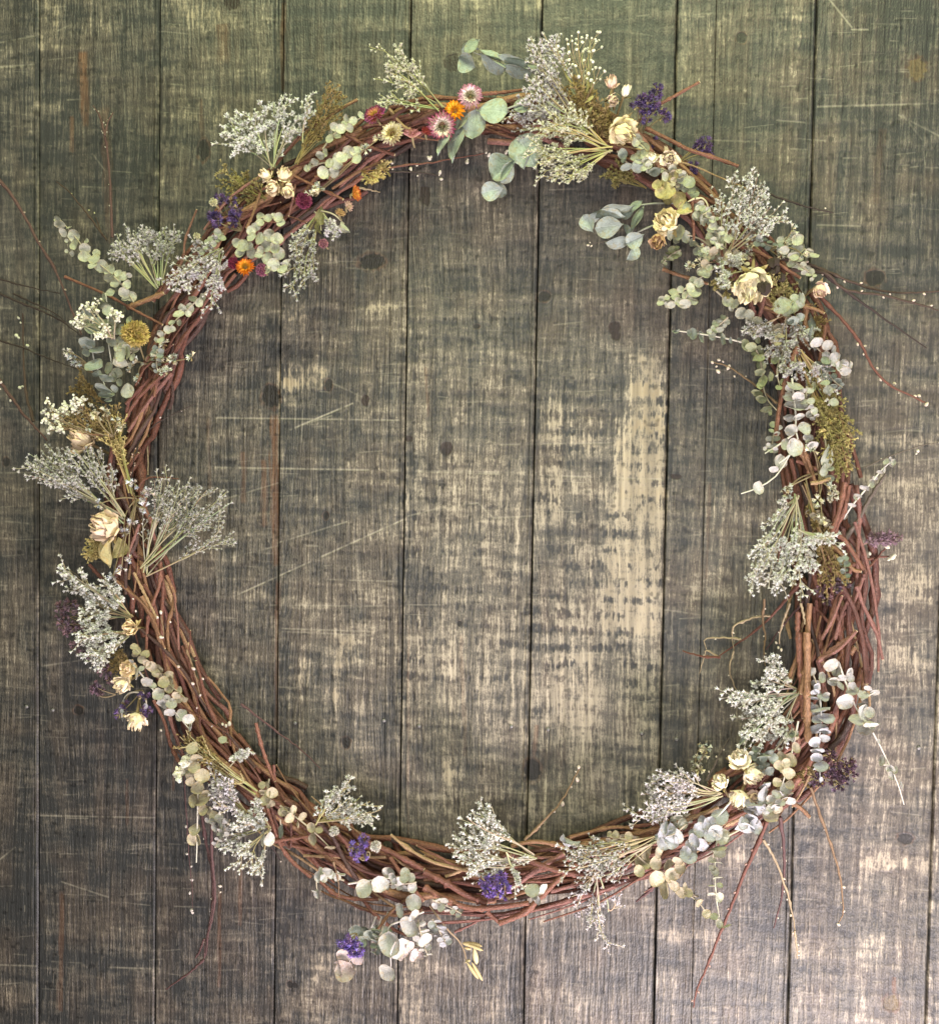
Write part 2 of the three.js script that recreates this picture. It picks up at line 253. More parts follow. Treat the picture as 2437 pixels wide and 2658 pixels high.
      const hgt = clamp(.5 + (g1 - .5) * .35 + (g2 - .5) * .3 + (b2 - .5) * .25 + (g4 - .5) * .25 + (wear - .5) * .25 - sc * .3 - k * .3); bd[q * 4] = bd[q * 4 + 1] = bd[q * 4 + 2] = hgt * 255; bd[q * 4 + 3] = 255;
    }
  }
  const mk = (d, srgb) => { const t = new THREE.DataTexture(d, TW, TH); t.magFilter = THREE.LinearFilter; t.minFilter = THREE.LinearMipmapLinearFilter; t.generateMipmaps = true; if (srgb) t.colorSpace = THREE.SRGBColorSpace; t.needsUpdate = true; return t; };
  return [mk(cd, true), mk(bd)];
}
const nailGeo = new THREE.LatheGeometry([[0, .0016], [.0014, .0014], [.0018, .0008], [.0021, .0002], [.0021, -.002]].map(a => new THREE.Vector2(...a)), 14); nailGeo.rotateX(Math.PI / 2);
const nailMat = new THREE.MeshStandardMaterial({ color: new THREE.Color().setRGB(.22, .21, .20), metalness: .35, roughness: .5 });
for (let c = -2; c < 8; c++) {
  const x0 = c * PITCH, [map, bump] = boardTextures(x0, c, c + 3), dz = (h2(c + 9, 3) - .5) * .0016;
  // section of the board from its left joint to its right joint: bevels, a bead beside the joint, one worn seam
  const g = .0005, bl = .0015, prof = [[g, -.016], [g, -.0035], [g + bl * .6, -.0005], [g + bl, 0]];
  if (c === 5) prof.push([.0405, 0], [.0412, -.0014], [.0420, 0]);
  if (c === 2) prof.push([.126, 0], [.1266, -.001], [.1273, 0]);
  const lip = h2(c, 77) < .6;
  if (lip) prof.push([PITCH - .0062, 0], [PITCH - .0056, -.0012], [PITCH - .0050, -.0012], [PITCH - .0044, -.0002]);
  prof.push([PITCH - g - .0016, -.0002], [PITCH - g, -.0022], [PITCH - g, -.016]);
  const P = [], U = [], I = [], NY = 40;
  for (let k = 0; k < prof.length - 1; k++) {
    const off = P.length / 3;
    for (let j = 0; j <= NY; j++) for (const e of [0, 1]) {
      const [x, z] = prof[k + e], y = WALL_B + WH * j / NY, edge = k < 3 || k >= prof.length - 4 ? (noise(c * 31 + (k < 3 ? 0 : 9), j * .8) - .5) * .0007 : 0;
      P.push(x0 + x + (z > -.01 ? edge * (k === 2 && e ? 1 : k > 3 ? 1 : .7) : 0), y, z + dz); U.push(x / PITCH, j / NY);
    }
    for (let j = 0; j < NY; j++) { const q = off + j * 2; I.push(q, q + 1, q + 2, q + 1, q + 3, q + 2); }
  }
  const geo = new THREE.BufferGeometry(); geo.setAttribute('position', new THREE.Float32BufferAttribute(P, 3)); geo.setAttribute('uv', new THREE.Float32BufferAttribute(U, 2)); geo.setIndex(I); geo.computeVertexNormals();
  const m = new THREE.MeshStandardMaterial({ map, bumpMap: bump, bumpScale: .0009, roughness: .54 });
  const plank = part(wall, 'plank', geo, m);
  for (const [x, y] of NAILS) { const q = at(x, y); if (q.x >= x0 && q.x < x0 + PITCH) { const n = part(plank, 'nail', nailGeo, nailMat); n.position.set(q.x, q.y, dz + .0002); } }
}
{ const b = new THREE.BoxGeometry(10 * PITCH, WH, .02); b.translate(3 * PITCH, WALL_B + WH / 2, -.026); part(wall, 'backing_board', b, mat([.02, .018, .015], .95)); }
// ---------------------------------------------------------------- the ring of vine stems
const RING = [[930, 228, 44], [1040, 222, 46], [1150, 250, 46], [1262, 305, 50], [1370, 400, 50], [1462, 502, 58], [1545, 612, 62], [1590, 722, 66], [1602, 850, 72], [1622, 1000, 66], [1638, 1130, 68], [1638, 1250, 68], [1622, 1380, 62], [1575, 1478, 58], [1500, 1552, 52], [1400, 1612, 46], [1300, 1660, 42], [1150, 1708, 50], [1000, 1740, 52], [850, 1738, 54], [750, 1716, 66], [650, 1660, 54], [560, 1592, 46], [475, 1512, 58], [400, 1420, 62], [345, 1320, 52], [308, 1205, 46], [278, 1105, 46], [254, 1020, 30], [244, 945, 28], [262, 865, 30], [292, 780, 40], [318, 685, 42], [352, 600, 50], [410, 515, 54], [482, 440, 56], [560, 384, 54], [652, 322, 62], [742, 268, 54], [830, 236, 44]];
const ringPts = RING.map(([x, y]) => at(x * 1.3187, y * 1.3187, .035)), ringCurve = new THREE.CatmullRomCurve3(ringPts, true, 'centripetal');
const RN = 600, ringS = ringCurve.getPoints(RN);
const ringHW = []; for (let k = 0; k <= RN; k++) { const f = k / RN * RING.length, i = Math.floor(f) % RING.length, j = (i + 1) % RING.length; ringHW.push(lerp(RING[i][2], RING[j][2], f % 1) * 1.3187 * .00042); }
const ringC = ringPts.reduce((a, b) => a.add(b), V3()).multiplyScalar(1 / ringPts.length);
function ringAt(f, r, z) {                                   // f along the ring 0..1, r across -1..1, z from the wall
  const k = ((f % 1) + 1) % 1 * RN, i = Math.floor(k), q = ringS[i].clone().lerp(ringS[(i + 1) % RN], k - i);
  const t = ringS[(i + 2) % RN].clone().sub(ringS[(i - 2 + RN) % RN]).normalize();
  q.x += t.y * r * ringHW[i]; q.y -= t.x * r * ringHW[i]; q.z = z; return q;
}
const barkTex = dataTex(64, 512, (i, j) => {
  const n = noise(i * .5, j * .05) * .5 + noise(i * 1.7 + 9, j * .12) * .3 + noise(i * .3, j * .5) * .2, l = noise(i * .35, j * .9 + 40) > .83 ? .5 : 0;
  const v = clamp(.12 + n * 1.25 + l * .6); return [v * 255, v * 250, v * 246];
});
const barkBump = dataTex(64, 512, (i, j) => { const v = noise(i * .8, j * .06) * .6 + noise(i * .3, j * .4) * .4; return [v * 255, v * 255, v * 255]; });
const BARK = [[.215, .083, .055], [.28, .118, .075], [.150, .058, .042], [.36, .190, .100], [.100, .050, .038], [.31, .142, .112], [.50, .33, .175], [.065, .034, .026]]
  .map(c => new THREE.MeshStandardMaterial({ color: new THREE.Color().setRGB(...c), map: barkTex, bumpMap: barkBump, bumpScale: .0010, roughness: .5, side: THREE.DoubleSide }));
const wreath = thing('wreath_ring', 'large ring of wound reddish brown vine stems hung on the board wall', 'wreath ring');
const nodes = (n, s) => { const at = []; for (let k = 0; k < n; k++) at.push(rnd()); return f => { let r = 1 + (noise(f * 23 + s, s) - .5) * .16; for (const a of at) r += .48 * Math.exp(-Math.pow((f - a) * 55, 2)); return r; }; };
const cutMat = new THREE.MeshStandardMaterial({ color: new THREE.Color().setRGB(.52, .42, .24), roughness: .8 }), cutGeo = new THREE.CylinderGeometry(.86, .86, .0012, 9);
function vine(pts, r0, r1, m, name = 'vine_stem', n = 0, cut = 0) {
  const q = n ? smooth(pts, n) : pts, v = part(wreath, name, tubeGeo(q, r0 * .8, r1 * .8, 8, nodes(5, rnd() * 99)), BARK[m]);
  if (cut) { const e = q[q.length - 1], c = part(v, 'cut_end', cutGeo, cutMat); c.position.copy(e); c.quaternion.copy(quatTo(e.clone().sub(q[q.length - 2]))); c.scale.set(r1 * .8, 1, r1 * .8); }
  return v;
}
for (let k = 0; k < 178; k++) {
  const f0 = rnd(), L = rr(.05, .24), r0 = rr(-1, 1), r1 = clamp(-r0 * rr(-.5, 1.1) + rr(-.7, .7), -1.1, 1.1), z0 = rr(.010, .056), z1 = clamp(z0 + rr(-.02, .02), .008, .06), n = Math.ceil(L * 160) + 4;
  const rad = rr(.0022, .0046), w = rr(0, 9), am = rr(.05, .28), fr = rr(1, 3.2), pts = [];
  for (let j = 0; j <= n; j++) {
    const t = j / n, e = t * t * (3 - 2 * t), r = lerp(r0, r1, e) + am * Math.sin(t * fr * 6.28 + w), z = lerp(z0, z1, t) + .006 * Math.sin(t * 5 + w);
    const q = ringAt(f0 + L * t, clamp(r, -1.15, 1.15), Math.max(.006, z - .010 * r * r)); const kf = L * 60; q.x += (noise(t * kf + k * 7, 1) - .5) * .011 + (noise(t * kf * 3 + k * 7, 2) - .5) * .0025; q.y += (noise(t * kf + k * 7, 5) - .5) * .011 + (noise(t * kf * 3 + k * 7, 6) - .5) * .0025; pts.push(q);
  }
  const c = rnd(); vine(pts, rad, rad * rr(.6, 1), c < .3 ? 0 : c < .5 ? 1 : c < .66 ? 2 : c < .76 ? 3 : c < .86 ? 4 : c < .94 ? 5 : c < .97 ? 6 : 7);
}
// loose stems whose ends stray out of the bundle
for (let k = 0; k < 84; k++) {
  const f0 = k < 52 ? rr(.22, .72) : rnd(), L = rr(.02, .075), a = rr(-.95, .95), b = clamp(a + (rnd() < .5 ? -1 : 1) * rr(.7, 1.7), -1.36, 1.36), z = rr(.045, .070), rad = rr(.0010, .0028), pts = [];
  for (let j = 0; j <= 9; j++) { const t = j / 9, q = ringAt(f0 + L * t, lerp(a, b, t), z - .012 * t); q.x += (noise(t * 3 + k * 5, 3) - .5) * .008; q.y += (noise(t * 3 + k * 5, 8) - .5) * .008; pts.push(q); }
  vine(pts, rad, rad * .7, [0, 1, 3, 5, 1, 5, 6][k % 7], 'vine_stem', 0, 1);
}
// stems that stand out in the photograph: [frame, points, radius in frame units, bark, height from the wall]
const stick = (fr, pts, r, m, z = .062, dz = 0) => { frame(fr); const n = pts.length - 1; vine(pts.map(([u, v], i) => p(u, v, z + dz * i / n)), sz(r), sz(r) * .82, m, 'vine_stem', n * 8 + 4, pts.length < 5 ? 1 : 0); };
stick('D', [[560, 640], [700, 515], [860, 420], [1035, 322]], 15, 1, .05);
stick('D', [[640, 660], [850, 765], [960, 820], [1150, 880], [1325, 942]], 18, 1, .06);
stick('D', [[985, 1180], [990, 1300], [995, 1440]], 12, 1, .075); stick('D', [[765, 1700], [870, 1740], [1100, 1810]], 16, 3, .045);
stick('I', [[940, 850], [1090, 790], [1210, 740]], 26, 3, .055); stick('I', [[480, 620], [800, 760], [1000, 870], [1200, 975]], 13, 1, .06);
stick('I', [[1740, 600], [1560, 820], [1380, 1040], [1230, 1260], [1060, 1420], [930, 1560]], 20, 0, .05); stick('I', [[1440, 380], [1290, 560], [1130, 800]], 22, 0, .045);
stick('I', [[1270, 1330], [1130, 1500], [950, 1760]], 20, 5, .05); stick('I', [[1220, 1330], [1020, 1520], [900, 1720]], 18, 0, .06);
stick('J', [[660, 1180], [740, 1270], [830, 1360]], 17, 1, .05); stick('J', [[830, 540], [960, 800], [1010, 1000], [940, 1150], [930, 1400]], 20, 4, .066); stick('J', [[1030, 880], [980, 1020], [930, 1150]], 14, 5, .07);
stick('J', [[990, 1240], [1060, 1380], [1160, 1578]], 14, 6, .075); stick('J', [[1190, 1160], [1180, 1320], [1100, 1560], [1080, 1848]], 18, 1, .06); stick('J', [[1230, 1260], [1290, 1420], [1240, 1640], [1250, 1848]], 18, 3, .05);
stick('J', [[860, 1300], [1080, 1500], [1220, 1800]], 13, 3, .066);
stick('K', [[1605, 1070], [1650, 1250], [1710, 1420], [1745, 1500]], 17, 1, .062); stick('K', [[850, 900], [930, 1060], [980, 1240], [1060, 1400]], 18, 1, .058); stick('K', [[950, 950], [1000, 1130], [1080, 1330]], 18, 5, .06);
stick('K', [[760, 380], [940, 540], [1080, 700], [1250, 980], [1420, 1180], [1600, 1400]], 16, 4, .06); stick('K', [[1060, 500], [1180, 800], [1330, 1060], [1480, 1230], [1640, 1440]], 15, 0, .045);
stick('L', [[830, 420], [880, 580], [930, 720], [1010, 830], [1130, 930]], 16, 1, .06); stick('L', [[890, 210], [900, 330], [960, 440]], 14, 0, .06); stick('L', [[880, 700], [1010, 680], [1240, 650]], 15, 1, .062); stick('L', [[900, 700], [1070, 740], [1250, 780], [1400, 810]], 17, 1, .058);
stick('L', [[1080, 790], [1300, 800], [1600, 800]], 12, 6, .058); stick('L', [[1180, 950], [1290, 1040], [1440, 1070], [1560, 1070]], 16, 1, .055); stick('L', [[1150, 560], [1270, 680], [1330, 800], [1430, 960]], 20, 4, .064); stick('L', [[1280, 630], [1360, 720], [1400, 810]], 18, 0, .066);
stick('L', [[1480, 700], [1640, 770], [1760, 830], [1848, 880]], 24, 0, .066); stick('L', [[1630, 800], [1720, 930], [1848, 1080]], 18, 1, .07); stick('L', [[1440, 1040], [1520, 1150], [1650, 1260], [1740, 1300]], 16, 1, .05);
stick('L', [[1548, 1270], [1650, 1140], [1790, 1030]], 12, 3, .068); stick('L', [[860, 440], [920, 620], [990, 740], [1000, 600], [980, 500]], 11, 2, .062); stick('L', [[1640, 690], [1740, 720], [1848, 790]], 16, 7, .05);
stick('H', [[0, 825], [150, 900], [300, 990], [430, 1045]], 30, 0, .066); stick('H', [[0, 930], [160, 1020], [320, 1075], [500, 1068], [720, 1040]], 26, 1, .072); stick('H', [[430, 1100], [520, 1175]], 20, 1, .06); stick('H', [[515, 1180], [680, 1110], [800, 1000], [920, 880], [1050, 770]], 24, 1, .07);
stick('H', [[600, 650], [740, 620], [860, 630], [990, 660]], 20, 3, .06); stick('H', [[620, 720], [800, 780], [960, 830], [1170, 860]], 24, 0, .072); stick('H', [[430, 1030], [620, 920], [790, 800], [960, 700]], 26, 5, .062); stick('H', [[150, 860], [300, 800], [500, 730]], 14, 6, .06);
stick('H', [[1000, 590], [1150, 550], [1330, 520], [1560, 560]], 16, 3, .05); stick('H', [[1020, 650], [1300, 600], [1560, 540], [1848, 460]], 20, 3, .055); stick('H', [[870, 960], [1100, 900], [1400, 860]], 18, 5, .055); stick('H', [[0, 880], [200, 880], [400, 850]], 16, 3, .05); stick('H', [[210, 1240], [320, 1190], [435, 1125]], 11, 5, .05);
stick('G', [[380, 1150], [470, 980], [620, 800], [760, 700]], 18, 5, .055); stick('G', [[340, 1070], [470, 1030], [580, 985]], 17, 6, .066); stick('G', [[560, 1110], [700, 1050], [830, 960]], 16, 6, .06); stick('G', [[980, 945], [1050, 985], [1105, 1040]], 15, 3, .05); stick('G', [[630, 1145], [720, 1090], [800, 1060]], 8, 5, .06);
stick('G', [[1045, -20], [1050, 150], [1062, 330], [1070, 470]], 22, 1, .07); stick('G', [[1088, -20], [1092, 200], [1090, 420], [1096, 605]], 25, 3, .08); stick('G', [[1150, 140], [1180, 250], [1200, 340]], 14, 5, .068); stick('G', [[1155, 145], [1250, 70], [1345, 5]], 17, 5, .075); stick('G', [[1395, -10], [1425, 110], [1430, 270]], 22, 2, .05); stick('G', [[970, 290], [1010, 180], [1060, 60]], 14, 3, .055); stick('G', [[1345, 460], [1300, 560], [1220, 650]], 24, 7, .05); stick('G', [[850, 690], [920, 590], [960, 480]], 16, 0, .06);
stick('F', [[960, 1230], [940, 1500], [930, 1700], [900, 1848]], 22, 3, .075); stick('F', [[880, 1290], [880, 1520], [910, 1848]], 20, 1, .07); stick('F', [[1180, 1110], [1260, 1260], [1320, 1480], [1345, 1780]], 20, 2, .066); stick('F', [[1020, 1620], [1150, 1550], [1280, 1420]], 17, 5, .078); stick('F', [[1020, 1620], [1045, 1740], [1050, 1848]], 14, 5, .07);
stick('F', [[1200, 400], [1170, 560], [1110, 740], [1090, 780]], 20, 1, .07); stick('F', [[1230, 420], [1200, 580], [1140, 740], [1200, 800], [1330, 1000]], 20, 1, .062); stick('F', [[1280, 420], [1300, 620], [1290, 840], [1280, 1100], [1230, 1300]], 18, 5, .05); stick('F', [[1090, 820], [1180, 900], [1260, 1000], [1310, 1010]], 18, 3, .06); stick('F', [[1330, 1030], [1310, 1100], [1250, 1240], [1160, 1340]], 16, 5, .055); stick('F', [[905, 130], [980, 340], [1010, 460]], 15, 3, .072); stick('F', [[830, 240], [860, 380], [850, 500]], 18, 0, .06); stick('F', [[870, 250], [960, 290], [1060, 330]], 16, 1, .06); stick('F', [[965, 408], [1030, 400], [1100, 375]], 15, 6, .08); stick('F', [[740, 60], [760, 240], [790, 480]], 18, 0, .045); stick('F', [[1195, 1510], [1240, 1560], [1270, 1530]], 30, 3, .045); stick('F', [[1040, 1480], [1120, 1330], [1180, 1180]], 14, 5, .068); stick('F', [[1130, 1480], [1180, 1300], [1240, 1180]], 15, 5, .06); stick('F', [[990, 1250], [1000, 1500], [1020, 1620]], 18, 0, .05);
stick('E', [[690, 650], [720, 740], [760, 800]], 20, 5, .06); stick('E', [[780, 640], [750, 760]], 18, 5, .062); stick('E', [[985, 940], [930, 1080], [880, 1280], [850, 1480]], 18, 1, .07); stick('E', [[1040, 680], [1030, 800], [1060, 900]], 20, 3, .06); stick('E', [[1000, 690], [1090, 710], [1145, 735]], 13, 3, .065); stick('E', [[780, 700], [900, 750], [1010, 830]], 16, 3, .062); stick('E', [[1190, 1060], [1230, 1180], [1250, 1340]], 18, 2, .05); stick('E', [[520, 310], [540, 440], [570, 560]], 16, 1, .07); stick('E', [[560, 310], [720, 350], [860, 430], [1000, 520]], 14, 1, .066); stick('E', [[980, 1500], [1030, 1640], [1090, 1760]], 18, 3, .066); stick('E', [[340, 110], [350, 200], [352, 290]], 11, 1, .075);
stick('B', [[500, 1280], [450, 1430], [400, 1540]], 14, 3, .065); stick('B', [[760, 1220], [740, 1330], [710, 1450]], 11, 5, .068); stick('B', [[750, 1160], [900, 1230], [1110, 1330]], 15, 1, .066); stick('B', [[1130, 850], [1280, 930], [1490, 1000]], 17, 0, .068); stick('B', [[1450, 660], [1560, 790], [1640, 830]], 14, 6, .06); stick('B', [[1200, 810], [1330, 780], [1480, 800]], 14, 0, .06); stick('B', [[1060, 930], [1200, 830], [1400, 770], [1600, 700]], 14, 1, .055); stick('B', [[1450, 650], [1580, 640], [1740, 720]], 16, 1, .058); stick('B', [[980, 1230], [1130, 1100], [1260, 960]], 12, 3, .06); stick('B', [[1030, 1250], [1220, 1130], [1420, 1040]], 13, 3, .055);
stick('C', [[850, 550], [1000, 540], [1150, 520]], 16, 1, .055); stick('C', [[880, 800], [1000, 850], [1130, 880]], 16, 1, .05); stick('C', [[900, 760], [1030, 800], [1130, 850]], 14, 0, .055);

// ---------------------------------------------------------------- plant builders
const speck = dataTex(128, 128, (i, j) => {
  const a = Math.abs(i - 64) / 64, t = j / 128, rib = sstep(.05, .015, a) * .22, side = sstep(.75, 1, Math.sin((t * 9 - a * 3.2) * 6.283)) * .10 * (1 - a), n = noise(i * .06, j * .06) * .5 + noise(i * .22 + 7, j * .22) * .3 + noise(i * .7, j * .7) * .2, spot = noise(i * .35 + 40, j * .35) > .82 ? .18 : 0;
  const v = clamp(.56 + n * .5 + rib + side - spot), br = sstep(.45, .75, noise(i * .12 + 3, j * .12 + 9) * .6 + a * .3 + Math.abs(t - .5) * .3) * .35; return [v * 255, v * 253 * (1 - br * .35), v * 247 * (1 - br * .8)];
});
const vcol = (rough = .85) => mats['vc' + rough] ??= new THREE.MeshStandardMaterial({ vertexColors: true, roughness: rough, side: THREE.DoubleSide });
const hueJit = a => { const v = 1 + rr(-a, a), w = rr(-a, a) * .3; return [v * (1 + w), v, v * (1 - w)]; };
// papery florets: a narrow calyx that opens into a five-pointed rim
function floretT(base, rim, flare = .5, petals = 5) {
  const P = [], I = [], C = [];
  const n = petals * 2;
  for (let k = 0; k <= n; k++) { const a = k / n * 6.2832, r = k % 2 ? flare : flare * .45; P.push(Math.cos(a) * .09, 0, Math.sin(a) * .09); C.push(...base); P.push(Math.cos(a) * flare * .45, .6, Math.sin(a) * flare * .45); C.push(...rim.map((c, i) => (c + base[i]) / 2)); P.push(Math.cos(a) * r, k % 2 ? 1 : .78, Math.sin(a) * r); C.push(...rim); }
  for (let k = 0; k < n; k++) for (const e of [0, 1]) { const q = k * 3 + e; I.push(q, q + 1, q + 3, q + 1, q + 4, q + 3); }
  const g = new THREE.BufferGeometry(); g.setAttribute('position', new THREE.Float32BufferAttribute(P, 3)); g.setIndex(I); g.computeVertexNormals();
  return { pos: P, nor: [...g.attributes.normal.array], col: C, idx: I };
}
const FL = {
  white: floretT([.28, .27, .21], [.80, .79, .74]), lilac: floretT([.30, .27, .26], [.70, .66, .66]), cream: floretT([.30, .28, .17], [.68, .66, .53]), grey: floretT([.20, .195, .155], [.58, .56, .52]),
  tan: floretT([.16, .11, .04], [.34, .25, .10], .45), olive: floretT([.13, .105, .035], [.36, .30, .12], .45), purple: floretT([.16, .11, .11], [.115, .066, .225], .62, 6), violet: floretT([.24, .17, .22], [.19, .115, .43], .62, 6), plum: floretT([.12, .07, .07], [.15, .085, .13], .6, 6), mauve: floretT([.16, .11, .11], [.26, .16, .20], .55, 6), yellow: floretT([.34, .26, .1], [.6, .49, .2], .35), calyx: floretT([.3, .23, .1], [.5, .40, .2], .3)
};
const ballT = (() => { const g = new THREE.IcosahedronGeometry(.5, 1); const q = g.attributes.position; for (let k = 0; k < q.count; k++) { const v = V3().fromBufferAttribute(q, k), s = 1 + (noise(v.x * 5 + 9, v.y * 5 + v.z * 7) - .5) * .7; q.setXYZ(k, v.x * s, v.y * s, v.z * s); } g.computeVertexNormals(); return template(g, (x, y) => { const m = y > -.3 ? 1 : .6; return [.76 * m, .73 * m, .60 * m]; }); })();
FL.ball = ballT;
const bez = (a, b, c, n) => new THREE.QuadraticBezierCurve3(a, b, c).getPoints(n);
// one branched spray: thin stems from a base to the tips, set with florets
function spray(name, label, cat, b, tips, o = {}) {
  const { f = 'white', col = [.36, .33, .21], z = .066, zt = z, fl = .0042, cover = .42, step = .0021, side = 2, group, spread = .0012, r = .0008, curl = .25, jit = .12 } = o;
  const base = p(b[0], b[1], z), t = thing(name, label, cat, group, base), st = new Acc(), fa = new Acc();
  const big = o.part === undefined && !['ball', 'tan', 'olive', 'yellow'].includes(f), FS = big ? 1.0 : f === 'ball' ? .62 : 1, SS = big ? 1.75 : 1;
  const ends = tips.map(([u, v, dz = 0]) => p(u, v, zt + dz + rr(-.012, .012))), cen = ends.reduce((a, e) => a.add(e), V3()).multiplyScalar(1 / ends.length);
  const put = (pos, dir, s) => { const d = dir.clone().add(V3(rr(-.9, .9), rr(-.9, .9), rr(-.5, 1.1))).normalize(); fa.add(FL[f], mtx(pos, quatTo(d, rr(0, 6)), s), hueJit(jit)); };
  const dress = (pts, from) => { if (f === 'ball') { const e = pts[pts.length - 1], n = o.tipn || 2; for (let k = 0; k < n; k++) put(e.clone().add(V3(rr(-1, 1), rr(-1, 1), rr(-1, 1)).multiplyScalar(k ? .003 : 0)), UP, fl * FS * rr(.6, 1.15)); return; } for (let k = 1; k < pts.length; k++) { const L = pts[k].distanceTo(pts[k - 1]), d = pts[k].clone().sub(pts[k - 1]).normalize(); if (k / pts.length < from) continue; const n = Math.max(1, Math.round(L / (step * SS))); for (let j = 0; j < n; j++) { const q = pts[k - 1].clone().lerp(pts[k], (j + rnd()) / n); q.x += rr(-1, 1) * spread; q.y += rr(-1, 1) * spread; q.z += rr(-1, 1) * spread; put(q, d, fl * FS * rr(.65, 1.2)); } } };
  // main stems carry bundles of neighbouring tips; each tip leaves its main stem at its own height
  const order = ends.map((e, i) => [Math.atan2(e.y - base.y, e.x - base.x) - Math.atan2(cen.y - base.y, cen.x - base.x), e]).map(([a, e]) => [Math.atan2(Math.sin(a), Math.cos(a)), e]).sort((q, w) => q[0] - w[0]).map(q => q[1]), mains = Math.max(1, Math.min(8, Math.round(ends.length / 3.4)));
  const trunks = []; for (let k = 0; k < mains; k++) { const g = order.slice(Math.floor(k * order.length / mains), Math.floor((k + 1) * order.length / mains)), c = g.reduce((a, e) => a.add(e), V3()).multiplyScalar(1 / g.length), far = g.reduce((a, e) => e.distanceTo(base) > a.distanceTo(base) ? e : a, g[0]).clone().lerp(c, .5), L = far.distanceTo(base), bs = base.clone().add(V3(rr(-1, 1) * L * .05, rr(-1, 1) * L * .05, rr(-.004, .004))), md = bs.clone().lerp(far, .5).add(V3(rr(-1, 1) * L * curl * .35, rr(-1, 1) * L * curl * .35, L * .05)), pts = bez(bs, md, bs.clone().lerp(far, .72), 16); st.tube(pts, r * 1.05, r * .7, 5, [1, 1, 1].map(() => rr(.8, 1.1))); trunks.push(pts); }
  order.forEach((e, oi) => {
    const T = trunks[Math.min(mains - 1, Math.floor(oi * mains / order.length))], f = rnd() < .2 ? .04 : rr(.15, .95), s0 = T[Math.floor(f * 16)], td = T[Math.min(16, Math.floor(f * 16) + 1)].clone().sub(T[Math.max(0, Math.floor(f * 16) - 1)]).normalize();
    const L = e.distanceTo(s0), c = s0.clone().addScaledVector(td, L * .45).lerp(e, .18); c.x += rr(-1, 1) * L * curl * .5; c.y += rr(-1, 1) * L * curl * .5; c.z += L * .06;
    const pts = bez(s0, c, e, 14); st.tube(pts, r, r * .5, 5, [1, 1, 1].map(() => rr(.8, 1.1)));
    dress(pts, Math.max(.06, 1 - Math.max(.014, cover * 1.2 * e.distanceTo(base)) / Math.max(L, .001)));
    for (let s = 0; s < side; s++) {
      const k = Math.floor(14 * rr(Math.max(.1, 1 - cover * 1.35), .93)), d = pts[Math.min(14, k + 1)].clone().sub(pts[Math.max(0, k - 1)]).normalize(), a = (s % 2 ? 1 : -1) * rr(.35, .95), d2 = V3(d.x * Math.cos(a) - d.y * Math.sin(a), d.x * Math.sin(a) + d.y * Math.cos(a), d.z + rr(-.3, .5)).normalize(), l = Math.min(L * .3, rr(.009, .020));
      const e2 = pts[k].clone().addScaledVector(d2, l).addScaledVector(d, l * .25), sp = bez(pts[k], pts[k].clone().addScaledVector(d2, l * .6), e2, 5); st.tube(sp, r * .6, r * .4, 4); dress(sp, .25);
    }
  });
  const o1 = base; part(t, 'branched_stem', st.geo(o1), mats['st' + col] ??= new THREE.MeshStandardMaterial({ color: new THREE.Color().setRGB(...col), vertexColors: true, roughness: .8 }));
  part(t, o.part || 'floret_cluster', fa.geo(o1), vcol(), 'stuff'); return t;
}
// clusters of papery florets at given spots on short stems
function heads(name, label, cat, b, spots, o = {}) {
  const { f = 'purple', z = .066, fl = .0052, n = 16, rad = 30, col = [.22, .17, .09], group } = o;
  const base = p(b[0], b[1], z - .012), t = thing(name, label, cat, group, base), st = new Acc();
  for (const [u, v, s = 1] of spots) {
    const fa = new Acc(), c = p(u, v, z + rr(-.005, .006)), R = sz(rad) * s * .70; st.tube(bez(base, base.clone().lerp(c, .5).add(V3(rr(-.01, .01), rr(-.01, .01), .004)), c, 8), .0009, .0006, 5);
    for (let k = 0; k < n * .62 * s * s + 3; k++) { const d = V3(rr(-1, 1), rr(-1, 1), rr(-.3, 1)).normalize(); fa.add(FL[f], mtx(c.clone().addScaledVector(d, R * rr(.2, 1)), quatTo(d.add(V3(rr(-.4, .4), rr(-.4, .4), .3)), rr(0, 6)), fl * rr(.6, 1.2)), hueJit(.45)); }
    for (let k = 0; k < (o.cal ?? 3); k++) { const d = V3(rr(-1, 1), rr(-1, 1), rr(0, 1)).normalize(); fa.add(FL.calyx, mtx(c.clone().addScaledVector(d, R * .6), quatTo(d, 0), fl * .8), hueJit(.2)); }
    part(t, 'floret_cluster', fa.geo(base), vcol(), 'stuff');
  }
  part(t, 'branched_stem', st.geo(base), mats['st' + col] ??= new THREE.MeshStandardMaterial({ color: new THREE.Color().setRGB(...col), vertexColors: true, roughness: .8 })); return t;
}
// leaves
const leafGeos = [0, 1, 2, 3, 4, 5, 6].map(k => sheet(14, 9, (a, t) => {
  const y = -1 + 2 * t, w = Math.sqrt(Math.max(0, 1 - y * y)) * (1 + .08 * Math.sin(k * 2 + t * 4) + .16 * (noise(t * 4 + k * 5, a > 0 ? 3 : 8) - .5)) * (k === 3 && t > .85 ? 1 - (t - .85) * 2 : 1), x = a * w;
  return [x * .98, y, .20 * (x * x + y * y) - .05 + ((k % 5) - 2) * .12 * Math.abs(x) + .08 * Math.sin(x * 3 + k * 2 + y * 2) + (k > 3 ? .20 : .10) * Math.pow(Math.abs(a), 5) * noise(t * 3 + k, 2) + .05 * noise(x * 4 + k, y * 4)];
}));
